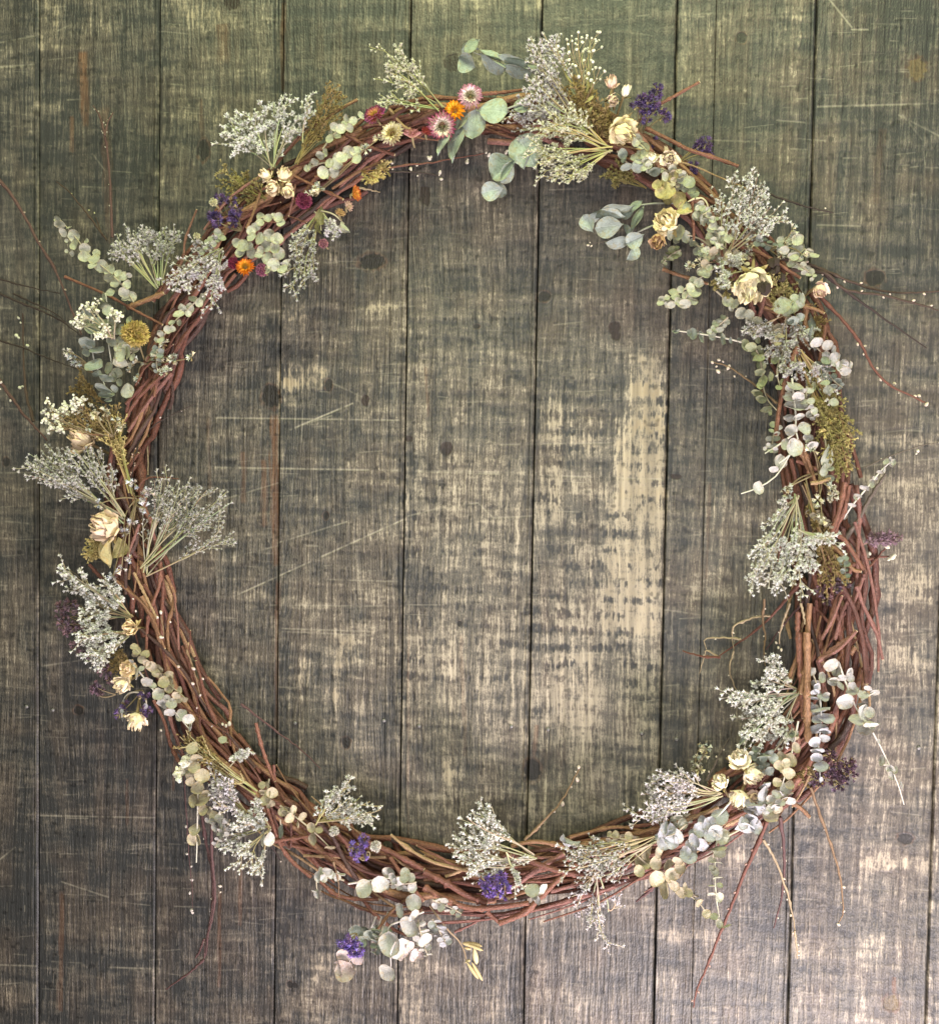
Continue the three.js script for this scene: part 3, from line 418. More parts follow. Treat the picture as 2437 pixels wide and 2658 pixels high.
// broad folded leaf: heart-like outline, pleated along its midrib, wavy rim
const broadGeos = [0, 1, 2, 3].map(k => sheet(18, 12, (a, t) => {
  const y = -1 + 2 * t, w = Math.pow(Math.sin(Math.PI * Math.pow(clamp(t, .001, .999), .78 + .05 * k)), .62) * (.86 + .07 * k), x = a * w, f = [.30, .55, .16, .8][k];
  return [x * Math.cos(f * .5), y + .1 * Math.cos(a * 3) * t, Math.abs(x) * f - .12 + .07 * Math.sin(y * 3 + k + a * 2) + .10 * y * y + .035 * noise(a * 4 + k * 9, t * 5)];
}));
const LEAF = { sage: [.40, .43, .345], pale: [.52, .535, .44], beige: [.52, .465, .345], yellow: [.50, .44, .22], grey: [.33, .375, .335], white: [.54, .54, .52], lilac: [.48, .50, .54], rose: [.58, .49, .47], olive: [.25, .235, .11], green: [.33, .36, .22], silver: [.36, .42, .385], blush: [.66, .57, .57] };
const leafMat = (c, v = 0) => { const q = LEAF[c], k = [1, .9, 1.06][v]; return mats['lf' + c + v] ??= new THREE.MeshStandardMaterial({ color: new THREE.Color().setRGB(q[0] * k, q[1] * k, q[2] * k * (v === 1 ? .94 : 1)), map: speck, bumpMap: speck, bumpScale: .0010, roughness: .82, side: THREE.DoubleSide }); };
function putLeaf(t, org, [u, v, w = 70, h = 0, rot], o, name = 'leaf') {
  const z = (o.z ?? .07) + rr(-.008, .010), pos = p(u, v, z).sub(org), broad = o.broad, big = Math.max(w, h || w), k = Math.floor(rnd() * (broad ? 4 : 7));
  const tilt = h ? Math.acos(clamp(Math.min(w, h) / big, .12, 1)) * (rnd() < .5 ? -1 : 1) : rr(-.6, .6), R = rot === undefined ? (h ? (w > h ? Math.PI / 2 : 0) + rr(-.25, .25) : rr(0, 6.28)) : -rot * Math.PI / 180;
  const m = part(t, name, (broad ? broadGeos : leafGeos)[o.kind ?? k], leafMat(o.c || 'sage', Math.floor(rnd() * 3)));
  m.position.copy(pos); m.quaternion.setFromAxisAngle(V3(0, 0, 1), R).multiply(new THREE.Quaternion().setFromAxisAngle(UP, tilt)).multiply(new THREE.Quaternion().setFromAxisAngle(V3(1, 0, 0), rr(-.25, .25)));
  const s = sz(big) * .52; m.scale.set(s * (h && broad ? Math.max(.8, Math.min(w, h) / big * 1.1) : 1), s, s); return m;
}
function euc(label, stems, leaves, o = {}) {
  const z = o.z ?? .07, s0 = stems[0] || [[leaves[0][0], leaves[0][1]]], org = p(s0[0][0], s0[0][1], z - .01), t = thing(o.name || 'eucalyptus_sprig', label, o.cat || 'eucalyptus', o.group, org);
  const col = o.stem || [.42, .36, .26];
  if (stems.length) { const a = new Acc(); for (const s of stems) a.tube(smooth(s.map(([u, v]) => p(u, v, z - .005)), 16), .0011, .0006, 6, [1, 1, 1]); part(t, 'stem', a.geo(org), mats['st' + col] ??= new THREE.MeshStandardMaterial({ color: new THREE.Color().setRGB(...col), vertexColors: true, roughness: .8 })); }
  for (const l of leaves) putLeaf(t, org, l, o);
  return t;
}
// a short leafy sprig grown along a bent stem: frame point, direction in degrees (0 right, 90 up), length, leaf colour, pairs, leaf size
function tuft(label, u, v, ang, len, c, n = 6, size = 52, z = .072) {
  const bend = rr(-.9, .9), P = []; let x = u, y = v, a = ang * Math.PI / 180;
  for (let k = 0; k <= 6; k++) { P.push([x, y]); x += Math.cos(a) * len / 6; y -= Math.sin(a) * len / 6; a += bend / 6; }
  const L = []; for (let k = 0; k < n; k++) { const f = (k + .5) / n * 6, i = Math.min(5, Math.floor(f)), px = lerp(P[i][0], P[i + 1][0], f - i), py = lerp(P[i][1], P[i + 1][1], f - i), s = size * (1.1 - .5 * k / n) * rr(.8, 1.2), d = Math.atan2(P[i][1] - P[i + 1][1], P[i + 1][0] - P[i][0]); for (const sd of [-1, 1]) L.push([px + Math.cos(d + sd * 1.2) * s * .5, py - Math.sin(d + sd * 1.2) * s * .5, s, s * rr(.5, 1)]); }
  return euc(label, [P], L, { c, z });
}
// twigs
const TW_COL = { brown: [.085, .05, .036], red: [.19, .075, .05], dark: [.055, .035, .03], pale: [.46, .36, .22], grey: [.16, .125, .10], tan: [.28, .18, .10], plum: [.13, .065, .06] };
const budGeo = (() => { const g = new THREE.SphereGeometry(1, 8, 6); const q = g.attributes.position; for (let k = 0; k < q.count; k++) { const y = q.getY(k), s = 1 - .35 * Math.max(0, y) + (noise(q.getX(k) * 3 + 5, q.getZ(k) * 3) - .5) * .3; q.setXYZ(k, q.getX(k) * s, y * 1.35, q.getZ(k) * s); } g.computeVertexNormals(); return g; })();
function twig(label, pts, o = {}) {
  const { r = 7, c = 'brown', z = .03, z1 = z, buds = 0, bc = [.62, .54, .42], bs = 11, name = buds ? 'budded_twig' : 'bare_twig' } = o;
  const main = Array.isArray(pts[0][0]) ? pts : [pts], P0 = main[0][0], org = p(P0[0], P0[1], z), t = thing(name, label, 'twig', o.group, org), m = mats['tw' + c] ??= new THREE.MeshStandardMaterial({ color: new THREE.Color().setRGB(...TW_COL[c]), map: barkTex, bumpMap: barkBump, bumpScale: .0004, roughness: .7 });
  main.forEach((s, si) => {
    const n = s.length - 1, q = smooth(s.map(([u, v], i) => p(u, v, lerp(z, z1, i / n)).sub(org)), n * 5 + 3).map((v, i, A) => { const e = i && i < A.length - 1 ? 1 : 0; v.x += e * rr(-.0005, .0005); v.y += e * rr(-.0005, .0005); return v; });
    part(t, si ? 'side_shoot' : 'stem', tubeGeo(q, sz(r) * (si ? .85 : 1.2), sz(r) * .45, 6, nodes(4, rnd() * 50)), m);
    if (!Array.isArray(buds) && si < (o.budStems ?? 9)) for (let k = 0; k < buds; k++) { const f = (k + rr(.3, .9)) / (buds + .2), i = Math.min(q.length - 2, Math.floor(f * q.length)), d = q[i + 1].clone().sub(q[i]).normalize(), sd = V3(-d.y, d.x, rr(0, .5)).multiplyScalar(rnd() < .5 ? 1 : -1); addBud(t, q[i].clone().addScaledVector(sd, sz(bs) * .6), d.addScaledVector(sd, .6), bs, bc); }
  });
  if (Array.isArray(buds)) for (const [u, v, s = bs] of buds) addBud(t, p(u, v, z1 + .002).sub(org), V3(rr(-1, 1), rr(-1, 1), .3), s, bc);
  return t;
}
function addBud(t, pos, dir, s, bc) { const b = part(t, 'bud', budGeo, mat(bc, .8)); b.position.copy(pos); b.quaternion.copy(quatTo(dir)); b.scale.setScalar(sz(s) * rr(.26, .42)); }
// roses: petals wrapped round the axis, inner ones upright, outer ones fallen open, rims browned
const petalGeos = [0, 1, 2].map(layer => [0, 1, 2].map(v => sheet(14, 11, (a, t) => {
  const s = layer * 10 + v * 3, cr = (noise(a * 2.4 + s, t * 2.6 + s) - .5) * .50 + (noise(a * 6 + s, t * 6) - .5) * .22 - .10 * Math.abs(Math.sin(a * 4 + s)) * t, span = [1.25, 1.05, .95][layer], wid = Math.pow(Math.sin(Math.PI * clamp(t * .74 + .07)), .8), an = a * span * wid;
  const rad = [.44, .62, .78][layer] * Math.pow(t, .42) * (layer === 0 ? 1 - .86 * t * t : layer === 1 ? 1 - .42 * t * t : 1 + .02 * t * t) + cr * .5 * t + .05;
  const y = [1.32, 1.2, .98][layer] * (layer === 2 ? t - .34 * Math.max(0, t - .55) * t : t) - (a * a) * .20 * t + (noise(a * 4 + s, 3) - .5) * .34 * t;
  return [Math.sin(an) * rad, y - .5, Math.cos(an) * rad];
}, (a, t) => { const e = Math.max(sstep(.75, 1, t), sstep(.8, 1, Math.abs(a)) * t), n = noise(a * 5 + v * 4 + layer, t * 6); const k = clamp(e * (.25 + .7 * n)); return [lerp(1, .80, k), lerp(1, .66, k), lerp(1, .46, k)]; })));
const sepalGeo = sheet(2, 7, (a, t) => [a * .12 * Math.sin(Math.PI * (.18 + .82 * t)), -.5 + t * .35 - .5 * t * t * .3, .15 + t * .75]);
function rose(label, u, v, size, axis, o = {}) {
  const { c = [.62, .53, .29], z = .078, n = [3, 5, 5], cat = 'dried rose', name = 'dried_rose', stem } = o, org = p(u, v, z), t = thing(name, label, cat, o.group, org), q = quatTo(V3(...axis)), R = sz(size) * 1.08 * (o.k || 1);
  const holder = [n[0] + 1, n[1] + 1, n[2]];
  holder.forEach((cnt, L) => { for (let k = 0; k < cnt; k++) { const tone = rr(.92, 1.08), m = mats['pt' + c + Math.round(tone * 10)] ??= new THREE.MeshStandardMaterial({ color: new THREE.Color().setRGB(c[0] * tone, c[1] * tone * .99, c[2] * tone * tone), vertexColors: true, roughness: .8, side: THREE.DoubleSide }); const pt = part(t, 'petal', petalGeos[L][Math.floor(rnd() * 3)], m); pt.quaternion.copy(q).multiply(new THREE.Quaternion().setFromAxisAngle(UP, k / cnt * 6.283 + L * .6 + rr(-.3, .3))).multiply(new THREE.Quaternion().setFromAxisAngle(V3(1, 0, 0), rr(-.18, .30) * L)); pt.scale.set(R * rr(.9, 1.1), R * rr(.88, 1.08), R * rr(.9, 1.1)); } });
  for (let k = 0; k < (o.sep ?? 4); k++) { const s = part(t, 'sepal', sepalGeo, mat(o.sc || [.34, .27, .12], .85)); s.quaternion.copy(q).multiply(new THREE.Quaternion().setFromAxisAngle(UP, k * 1.6 + rr(0, 1))); s.scale.setScalar(R * rr(.8, 1.3)); }
  const e = stem ? p(stem[0], stem[1], z - .02).sub(org) : V3(...axis).normalize().multiplyScalar(-R * 2.2).add(V3(0, 0, -.012)), b0 = V3(...axis).normalize().multiplyScalar(-R * .42);
  part(t, 'stem', tubeGeo(bez(b0, b0.clone().multiplyScalar(2), e, 8), R * .10 + .0006, .0011, 6), mat([.26, .19, .09], .8));
  return t;
}
// everlasting daisies: stiff pointed bracts in rows round a disc
const bractGeos = [0, 1, 2].map(row => sheet(4, 6, (a, t) => { const w = .13 * Math.pow(Math.sin(Math.PI * clamp(.10 + .88 * t)), .6) * (1 - .4 * t * t), lift = [.85, .55, .22][row]; return [a * w, .14 * a * a + lift * t * (1 - .25 * t) * .6 - .06 * row, .26 + t * [.50, .68, .78][row]]; }, (a, t) => [t, t, t]));
function everlasting(label, u, v, size, axis, inner, outer, disc, o = {}) {
  const { z = .082, open = 1, rows = [16, 20, 22], ds = .34 } = o, org = p(u, v, z), t = thing('everlasting_flower', label, 'everlasting flower', o.group, org), q = quatTo(V3(...axis)), R = sz(size) * 1.0;
  rows.forEach((cnt, L) => {
    const key = 'br' + inner + outer + L; const g = mats[key] ??= (() => { const b = bractGeos[L].clone(), ca = b.attributes.color; for (let k = 0; k < ca.count; k++) { const s = sstep(.35, .95, ca.getX(k)); ca.setXYZ(k, lerp(inner[0], outer[0], s), lerp(inner[1], outer[1], s), lerp(inner[2], outer[2], s)); } return b; })();
    for (let k = 0; k < cnt; k++) { const m = part(t, 'bract', g, vcol(.6)); m.quaternion.copy(q).multiply(new THREE.Quaternion().setFromAxisAngle(UP, (k + L * .5) / cnt * 6.283 + rr(-.05, .05))).multiply(new THREE.Quaternion().setFromAxisAngle(V3(1, 0, 0), -(1 - open) * 1.15 + rr(-.13, .10))); m.scale.setScalar(R * rr(.92, 1.08)); }
  });
  const a = new Acc(); for (let k = 0; k < 70; k++) { const f = Math.sqrt((k + .5) / 70), th = k * 2.39996; a.add(FL.calyx, mtx(V3(Math.cos(th) * f * ds * R, R * (.10 + .10 * (1 - f * f)), Math.sin(th) * f * ds * R), quatTo(V3(Math.cos(th) * f * .6, 1, Math.sin(th) * f * .6), rr(0, 3)), R * .15), disc.map((d, i) => d / [.42, .33, .16][i] * rr(.75, 1.1))); }
  const d = part(t, 'disc', a.geo(), vcol()); d.quaternion.copy(q);
  part(t, 'stem', tubeGeo(bez(V3(), V3(...axis).normalize().multiplyScalar(-R * .5), V3(...axis).normalize().multiplyScalar(-R * .7).add(V3(0, 0, -.012)), 6), .0014, .001, 6), mat([.30, .24, .12], .8));
  return t;
}
// round head of tight overlapping bracts
function globe(label, u, v, size, colr, o = {}) {
  const org = p(u, v, o.z ?? .08), t = thing(o.name || 'globe_flower', label, o.cat || 'globe flower', o.group, org), a = new Acc(), R = sz(size), T = floretT(colr.map(c => c * .6), colr, .55, 5);
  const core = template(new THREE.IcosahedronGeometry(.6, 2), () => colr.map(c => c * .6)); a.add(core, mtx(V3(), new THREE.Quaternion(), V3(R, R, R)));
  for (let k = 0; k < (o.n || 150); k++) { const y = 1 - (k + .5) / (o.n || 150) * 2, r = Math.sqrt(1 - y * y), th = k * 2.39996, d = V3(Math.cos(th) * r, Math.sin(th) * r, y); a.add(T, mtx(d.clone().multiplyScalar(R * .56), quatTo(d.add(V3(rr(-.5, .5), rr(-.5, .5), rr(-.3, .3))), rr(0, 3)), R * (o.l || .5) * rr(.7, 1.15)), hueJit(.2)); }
  part(t, 'flower_head', a.geo(), vcol()); const s = o.stem ? p(o.stem[0], o.stem[1], .05).sub(org) : V3(0, -.002, -.02);
  part(t, 'stem', tubeGeo(bez(V3(0, 0, -R * .5), s.clone().multiplyScalar(.5), s, 8), .0012, .001, 6), mat([.28, .22, .11], .8)); return t;
}
// ---------------------------------------------------------------- everything tucked into the ring, clockwise from the upper left
const ST = 'statice', FI = 'dried filler', CREAM = [.78, .69, .47], IVORY = [.82, .78, .63], BLUSH = [.76, .64, .52];
frame('B');
spray('statice_sprig', 'white statice sprig fanned out like a heart above the cream blooms, upper left', ST, [590, 1095], [[225, 830], [300, 725], [400, 690], [530, 645], [600, 620], [645, 580], [735, 550], [790, 720], [795, 820], [325, 975], [430, 880], [550, 780], [650, 690], [710, 760], [560, 920], [650, 980], [480, 830], [270, 900], [380, 790], [470, 720], [590, 850], [700, 850], [360, 900], [500, 960], [250, 780]], { f: 'white', fl: .0046, cover: .36, side: 3 });
spray('statice_sprig', 'thin lone white statice spike beside the golden brown filler, upper left', ST, [815, 930], [[855, 555], [870, 620], [885, 680]], { f: 'white', fl: .0042, cover: .45 });
spray('filler_sprig', 'tall golden brown dried filler sprig rising right of the heart-shaped statice', FI, [770, 1070], [[1030, 490], [985, 600], [1090, 580], [1100, 700], [900, 680], [870, 770], [960, 720], [1030, 650], [940, 800], [1040, 760], [1000, 540], [1065, 540], [930, 880], [860, 850]], { f: 'tan', col: [.24, .17, .07], fl: .0040, cover: .5, side: 3 });
euc('small-leaved eucalyptus sprig reaching to the dark magenta daisy, upper left', [[[960, 960], [1050, 840], [1150, 780], [1285, 700]]], [[1015, 885, 62], [1070, 865, 55], [1045, 790, 62], [1095, 810, 70], [1125, 770, 55], [1185, 750, 66], [1160, 800, 60], [1245, 710, 40, 66], [1265, 720, 36], [1140, 730, 40, 60], [1020, 840, 50]], { c: 'pale' });
euc('round-leaved eucalyptus sprig lying across the vines, leaves like coins, upper left', [[[850, 1100], [960, 1060], [1080, 1060], [1150, 1000], [1240, 960]]], [[965, 1132, 84], [1045, 1125, 80], [1060, 1065, 92], [1012, 1062, 70], [1105, 1020, 88], [1150, 975, 86], [1205, 975, 84], [1212, 1030, 80], [1070, 1020, 70], [1000, 1150, 60], [870, 1085, 36, 62], [905, 1050, 60, 40], [945, 1000, 66, 44], [985, 985, 60], [840, 1100, 30, 50]], { c: 'pale', z: .076 });
for (const [u, v, s, a, w] of [[545, 1155, 62, [-.5, .5, .6], 'leftmost'], [675, 1150, 72, [.5, .5, .5], 'upper right'], [595, 1240, 66, [-.2, -.3, .8], 'lower'], [695, 1262, 58, [.4, -.6, .5], 'lowest right']]) rose(`cream dried bloom, ${w} of the four below the heart-shaped statice`, u, v, s, a, { c: [0.84, 0.72, 0.54], n: [2, 4, 3], sep: 2, group: 'cream blooms, upper left' });
globe('crimson globe flower sitting alone on the vines, upper left', 822, 1338, 56, [.26, .045, .10]);
spray('filler_sprig', 'olive gold filler tuft behind the purple statice, upper left outer edge', FI, [540, 1330], [[200, 1180], [240, 1270], [310, 1230], [380, 1230], [400, 1140], [330, 1330], [420, 1390], [460, 1190], [220, 1120], [290, 1160], [350, 1180], [470, 1330], [430, 1280]], { f: 'olive', col: [.20, .15, .05], cover: .5, fl: .0040, z: .055, side: 3 });
heads('purple_statice', 'purple statice cluster with one pale bud, upper left outer edge', 'purple statice', [360, 1560], [[215, 1330, .9], [285, 1345, .7], [160, 1465, 1], [315, 1440, 1], [335, 1400, .8], [300, 1500, .8], [190, 1490, .7]], { f: 'purple', rad: 46, n: 22 });
globe('small ivory bud at the tip of the purple statice, upper left', 155, 1350, 30, [.62, .58, .36], { name: 'flower_bud', cat: 'bud', n: 40, stem: [250, 1470] });
euc('dense round-leaved eucalyptus curling into a loop on the inner upper left', [[[520, 1900], [560, 1760], [480, 1620], [440, 1540], [520, 1460], [640, 1470], [660, 1520]]], [[505, 1460, 62], [560, 1468, 60], [635, 1462, 66], [655, 1508, 66], [500, 1500, 60], [600, 1450, 44], [430, 1560, 70], [470, 1530, 66], [440, 1610, 76], [500, 1620, 92], [570, 1590, 92], [625, 1618, 84], [612, 1680, 92], [550, 1670, 88], [375, 1670, 92], [355, 1725, 80], [440, 1720, 84], [490, 1745, 60], [560, 1765, 92], [640, 1730, 90], [600, 1810, 96], [665, 1845, 80], [420, 1680, 70], [330, 1650, 70], [510, 1700, 60], [690, 1800, 50], [560, 1850, 70]], { c: 'pale', z: .078 });
everlasting('orange and yellow everlasting daisy with a crimson side, inner upper left', 390, 1830, 66, [.1, .35, .9], [.80, .36, .02], [.72, .22, .02], [.62, .34, .03], {});
globe('dark crimson bud tucked left of the orange daisy, inner upper left', 300, 1800, 44, [.22, .02, .06], { name: 'everlasting_bud', cat: 'bud', n: 70 });
globe('mauve pink bud right of the orange daisy, inner upper left', 512, 1850, 46, [.34, .11, .18], { name: 'everlasting_bud', cat: 'bud', n: 70 });
spray('statice_sprig', 'grey white statice sprig hanging from the inner upper left beside the looped eucalyptus', ST, [930, 1440], [[720, 1700], [760, 1610], [800, 1720], [830, 1560], [870, 1680], [900, 1780], [860, 1830], [790, 1800], [716, 2010], [830, 1990], [760, 1950], [895, 1900], [690, 1840], [840, 1900], [740, 1760], [770, 1880], [810, 1660]], { f: 'grey', col: [.28, .23, .12], fl: .0040, cover: .45 });
everlasting('half-closed orange everlasting flower facing right on the inner upper left edge', 1185, 1290, 62, [.9, .1, .3], [.74, .40, .05], [.50, .11, .03], [.6, .38, .05], { open: .6, rows: [10, 14, 16] });
everlasting('cream pink everlasting bud below the half-closed orange flower', 1140, 1388, 46, [.7, .3, .5], [.62, .50, .34], [.62, .42, .34], [.5, .34, .12], { open: .6, rows: [10, 12, 12] });
everlasting('straw tan everlasting bud, second below the half-closed orange flower', 1085, 1440, 44, [.4, .5, .7], [.55, .40, .18], [.55, .36, .16], [.45, .28, .1], { open: .6, rows: [10, 12, 12] });
spray('statice_sprig', 'short pinkish white statice tuft under the straw tan bud, inner upper left', ST, [960, 1430], [[1040, 1490], [1080, 1560], [1020, 1540], [1060, 1600], [990, 1590], [1000, 1500]], { f: 'lilac', fl: .0042 });
globe('small dusky pink bud hanging at the inner upper left', 965, 1655, 34, [.36, .15, .18], { name: 'everlasting_bud', cat: 'bud', n: 60 });
euc('single folded pale leaf sticking out at the inner upper left', [[[930, 1410], [1040, 1440], [1120, 1510]]], [[1130, 1530, 40, 96, 135]], { c: 'pale', broad: 1, kind: 3, name: 'leaf_stem', cat: 'leaf' });
euc('two dark glossy leaves between pale statice, inner upper left', [[[900, 1420], [935, 1460], [950, 1560]]], [[945, 1450, 66, 130, 10], [935, 1540, 50, 90, 170]], { c: 'olive', broad: 1, name: 'leaf_stem', cat: 'leaf' });
everlasting('dark magenta everlasting daisy with a gold centre at the upper left rim', 1345, 710, 80, [-.25, .5, .7], [.52, .20, .10], [.26, .045, .13], [.62, .38, .08], {});
everlasting('ivory everlasting daisy with a tan centre on the upper vines', 1475, 845, 84, [-.15, .15, .95], [.76, .66, .40], [.76, .70, .52], [.46, .30, .07], { ds: .44 });
everlasting('cup-shaped dusty pink everlasting bud right of the ivory daisy', 1622, 872, 68, [.05, .75, .45], [.52, .30, .20], [.46, .19, .19], [.62, .5, .3], { open: .6 });
frame('C');
everlasting('small rusty red everlasting bud left of the large pink daisy, top', 440, 840, 46, [.3, .3, .7], [.42, .10, .06], [.36, .06, .05], [.5, .2, .06], { open: .5, rows: [10, 12, 14] });
everlasting('large pink and white everlasting daisy tipped to the lower right, top of the ring', 560, 785, 104, [.25, -.35, .85], [.80, .72, .62], [.52, .13, .24], [.42, .41, .20], { ds: .42 });
everlasting('pale pink and white everlasting daisy with an olive centre, highest of the daisies', 770, 570, 88, [.05, .1, .95], [.80, .72, .66], [.70, .38, .48], [.32, .25, .09], { ds: .42 });
everlasting('bright golden orange everlasting daisy between the two pink ones', 655, 675, 76, [-.1, .2, .95], [.84, .44, .02], [.84, .36, .015], [.76, .34, .015], { ds: .3, rows: [10, 12, 14] });
spray('statice_sprig', 'pale green statice sprig leaning to the upper left above the top vines', ST, [590, 680], [[100, 200], [200, 190], [232, 250], [130, 330], [70, 440], [345, 310], [140, 380], [260, 480], [85, 610], [180, 570], [260, 330], [300, 560], [210, 430], [150, 260], [330, 360], [130, 590]], { f: 'cream', col: [.34, .32, .16], fl: .0042, cover: .5, curl: .12 });
const SD = { broad: 1, c: 'silver', z: .078, stem: [.30, .30, .25], name: 'silver_dollar_sprig', cat: 'eucalyptus' };
euc('silver dollar eucalyptus with big grey green leaves beside the pink daisies, top', [[[1150, 620], [960, 690], [860, 740], [720, 850], [640, 900]]], [[935, 675, 205, 190, -80], [795, 770, 180, 200, 10], [700, 745, 120, 160, 30], [660, 915, 165, 250, 190], [565, 915, 110, 170, 200], [1150, 640, 110, 120, 60]], { ...SD, kind: 2 });
euc('silver dollar eucalyptus with folded leaves pointing left above the ring, top', [[[1290, 420], [1180, 370], [1040, 310], [810, 250], [730, 190]]], [[780, 195, 110, 130, 60], [735, 230, 60, 120, 190], [745, 315, 140, 125, -60], [905, 260, 190, 90, -70], [940, 310, 210, 80, -72], [1085, 300, 210, 80, -65], [1120, 355, 210, 70, -68], [1210, 370, 120, 60, -60]], { ...SD, z: .06 });
euc('silver dollar eucalyptus hanging into the ring below the big statice, top right', [[[1300, 850], [1200, 950], [1090, 1060], [960, 1220]]], [[1185, 980, 240, 240, 150], [1190, 1040, 130, 90, 20], [1020, 1110, 205, 195, 60], [1040, 1120, 110, 180, 35], [930, 1265, 150, 140, 80], [980, 1250, 110, 130, -50]], { ...SD, z: .07 });
spray('statice_sprig', 'big dusty pinkish grey statice spray rising tall at the top right', ST, [1640, 830], [[1160, 500], [1180, 420], [1240, 300], [1215, 130], [1310, 110], [1380, 170], [1190, 190], [1225, 240], [1300, 450], [1150, 600], [1045, 680], [1060, 770], [1090, 830], [1160, 640], [1240, 700], [1300, 580], [1400, 480], [1450, 600], [1350, 350], [1390, 260], [1110, 720], [1200, 560], [1250, 400], [1340, 520], [1180, 790], [1130, 820], [1420, 680], [1330, 660], [1270, 620], [1290, 240]], { f: 'lilac', col: [.36, .31, .20], fl: .0043, cover: .38, side: 3 });
spray('statice_sprig', 'big yellowish white statice spray drooping to the lower left at the top right', ST, [1800, 960], [[1250, 800], [1300, 870], [1260, 940], [1190, 980], [1330, 1030], [1275, 1130], [1340, 1180], [1450, 1190], [1560, 1180], [1610, 1130], [1350, 760], [1430, 700], [1500, 690], [1590, 740], [1400, 1100], [1500, 1120], [1380, 950], [1450, 1040], [1360, 860], [1420, 820], [1520, 840], [1310, 1080], [1560, 1040], [1280, 1010], [1400, 1170], [1480, 920]], { f: 'cream', col: [.38, .33, .15], fl: .0043, cover: .36, side: 3, z: .082 });
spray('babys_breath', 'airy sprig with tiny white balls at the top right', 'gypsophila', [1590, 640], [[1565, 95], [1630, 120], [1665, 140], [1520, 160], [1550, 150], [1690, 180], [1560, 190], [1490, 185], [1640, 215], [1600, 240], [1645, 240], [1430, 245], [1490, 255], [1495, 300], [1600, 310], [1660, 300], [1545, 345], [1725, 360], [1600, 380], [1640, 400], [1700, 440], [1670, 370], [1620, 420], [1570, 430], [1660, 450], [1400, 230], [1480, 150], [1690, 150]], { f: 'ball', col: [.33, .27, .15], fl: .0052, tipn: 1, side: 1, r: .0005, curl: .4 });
spray('filler_sprig', 'brown dried filler and seed heads behind the roses, top right', FI, [1720, 900], [[1520, 430], [1600, 490], [1640, 560], [1560, 600], [1640, 700], [1500, 510], [1700, 620], [1760, 660], [1680, 780], [1590, 680], [1740, 780], [1830, 700], [1560, 520]], { f: 'tan', col: [.18, .12, .05], fl: .0050, cover: .5, side: 3, z: .07 });
euc('yellow green dried leaf spray above the brown filler, top right', [[[1660, 760], [1620, 600], [1600, 480]]], [[1625, 520, 50, 110, 20], [1585, 570, 40, 80, -30], [1650, 590, 44, 80, 40], [1560, 490, 40, 70, -40], [1480, 420, 26, 130, 160], [1660, 680, 46, 70]], { c: 'yellow', broad: 1, name: 'leaf_stem', cat: 'leaf' });
frame('D');
rose('brown-streaked dried rosebud, topmost of three, top right', 390, 335, 66, [-.1, .75, .5], { c: [0.64, 0.48, 0.37], n: [3, 5, 2] });
rose('pinkish cream dried rosebud with a pale heart under the brown-streaked one, top right', 395, 452, 60, [.35, -.35, .8], { c: BLUSH, n: [4, 5, 2] });
rose('narrow closed cream rosebud right of the brown-streaked one, top right', 490, 395, 58, [.35, .75, .4], { c: IVORY, n: [3, 3, 0], sep: 5 });
heads('purple_statice', 'deep violet statice by the upper bare stick, top right', 'purple statice', [610, 700], [[585, 490, 1.1], [640, 520, 1], [690, 475, 1], [725, 392, .9], [660, 585, .9], [775, 570, 1], [720, 520, .9], [610, 450, .7]], { f: 'purple', rad: 46, n: 24, cal: 5 });
rose('large pale yellow dried rose tipped sideways at the top right', 470, 690, 104, [.45, -.55, .6], { c: [0.79, 0.70, 0.47], n: [4, 5, 4], k: 1.1 });
spray('filler_sprig', 'small brown seedy filler left of the pale yellow rose, top right', FI, [400, 760], [[250, 520], [310, 600], [280, 640], [340, 560], [370, 690], [300, 700], [220, 600], [210, 690]], { f: 'tan', col: [.2, .14, .06], cover: .6, side: 3 });
heads('purple_statice', 'three small purple statice tufts behind the lower bare stick, top right', 'purple statice', [870, 930], [[1040, 795, 1], [1085, 775, .8], [1085, 850, .8], [985, 955, .9], [680, 765, .9]], { f: 'purple', rad: 44, n: 20, cal: 1, z: .045 });
euc('cream and sage eucalyptus leaves running below the pale yellow rose, top right', [[[520, 720], [620, 800], [700, 900]]], [[570, 750, 70, 90], [600, 790, 76], [635, 815, 60, 96], [560, 770, 60], [620, 860, 56, 80], [545, 730, 50]], { c: 'pale' });
euc('two silver grey leaves on the vines beside the pale rosebuds, top right', [[[430, 830], [520, 930], [600, 950]]], [[470, 850, 70, 60], [485, 890, 36, 60], [500, 945, 90, 30], [580, 940, 90, 76], [705, 970, 90, 40]], { c: 'grey' });
rose('small ivory dried rosebud with pointed sepals, left of a fuller one, right of the top', 690, 885, 54, [-.2, .5, .7], { c: IVORY, n: [3, 4, 2], sep: 6, sc: [.56, .50, .32] });
rose('full pinkish ivory dried rosebud with curling sepals, right of the top', 812, 885, 76, [.1, -.3, .85], { c: [0.81, 0.72, 0.60], n: [3, 5, 3], sep: 7, sc: [.56, .47, .30] });
euc('honey coloured round eucalyptus leaves inside the ring, upper right', [[[860, 990], [800, 1080], [790, 1150], [900, 1220]]], [[790, 1130, 118, 130], [730, 1080, 60, 70], [750, 1140, 80], [815, 1185, 84], [890, 1190, 96, 110], [850, 1010, 64, 84], [780, 1060, 60], [900, 1240, 70], [925, 1290, 110, 56], [830, 1070, 70]], { c: 'yellow', z: .076 });
euc('greyish eucalyptus leaves right of the honey coloured ones, upper right', [[[940, 1000], [970, 1080], [1010, 1170]]], [[960, 1060, 86], [980, 1105, 76], [905, 1085, 60], [930, 1115, 50], [1000, 1150, 70], [900, 1050, 50]], { c: 'sage' });
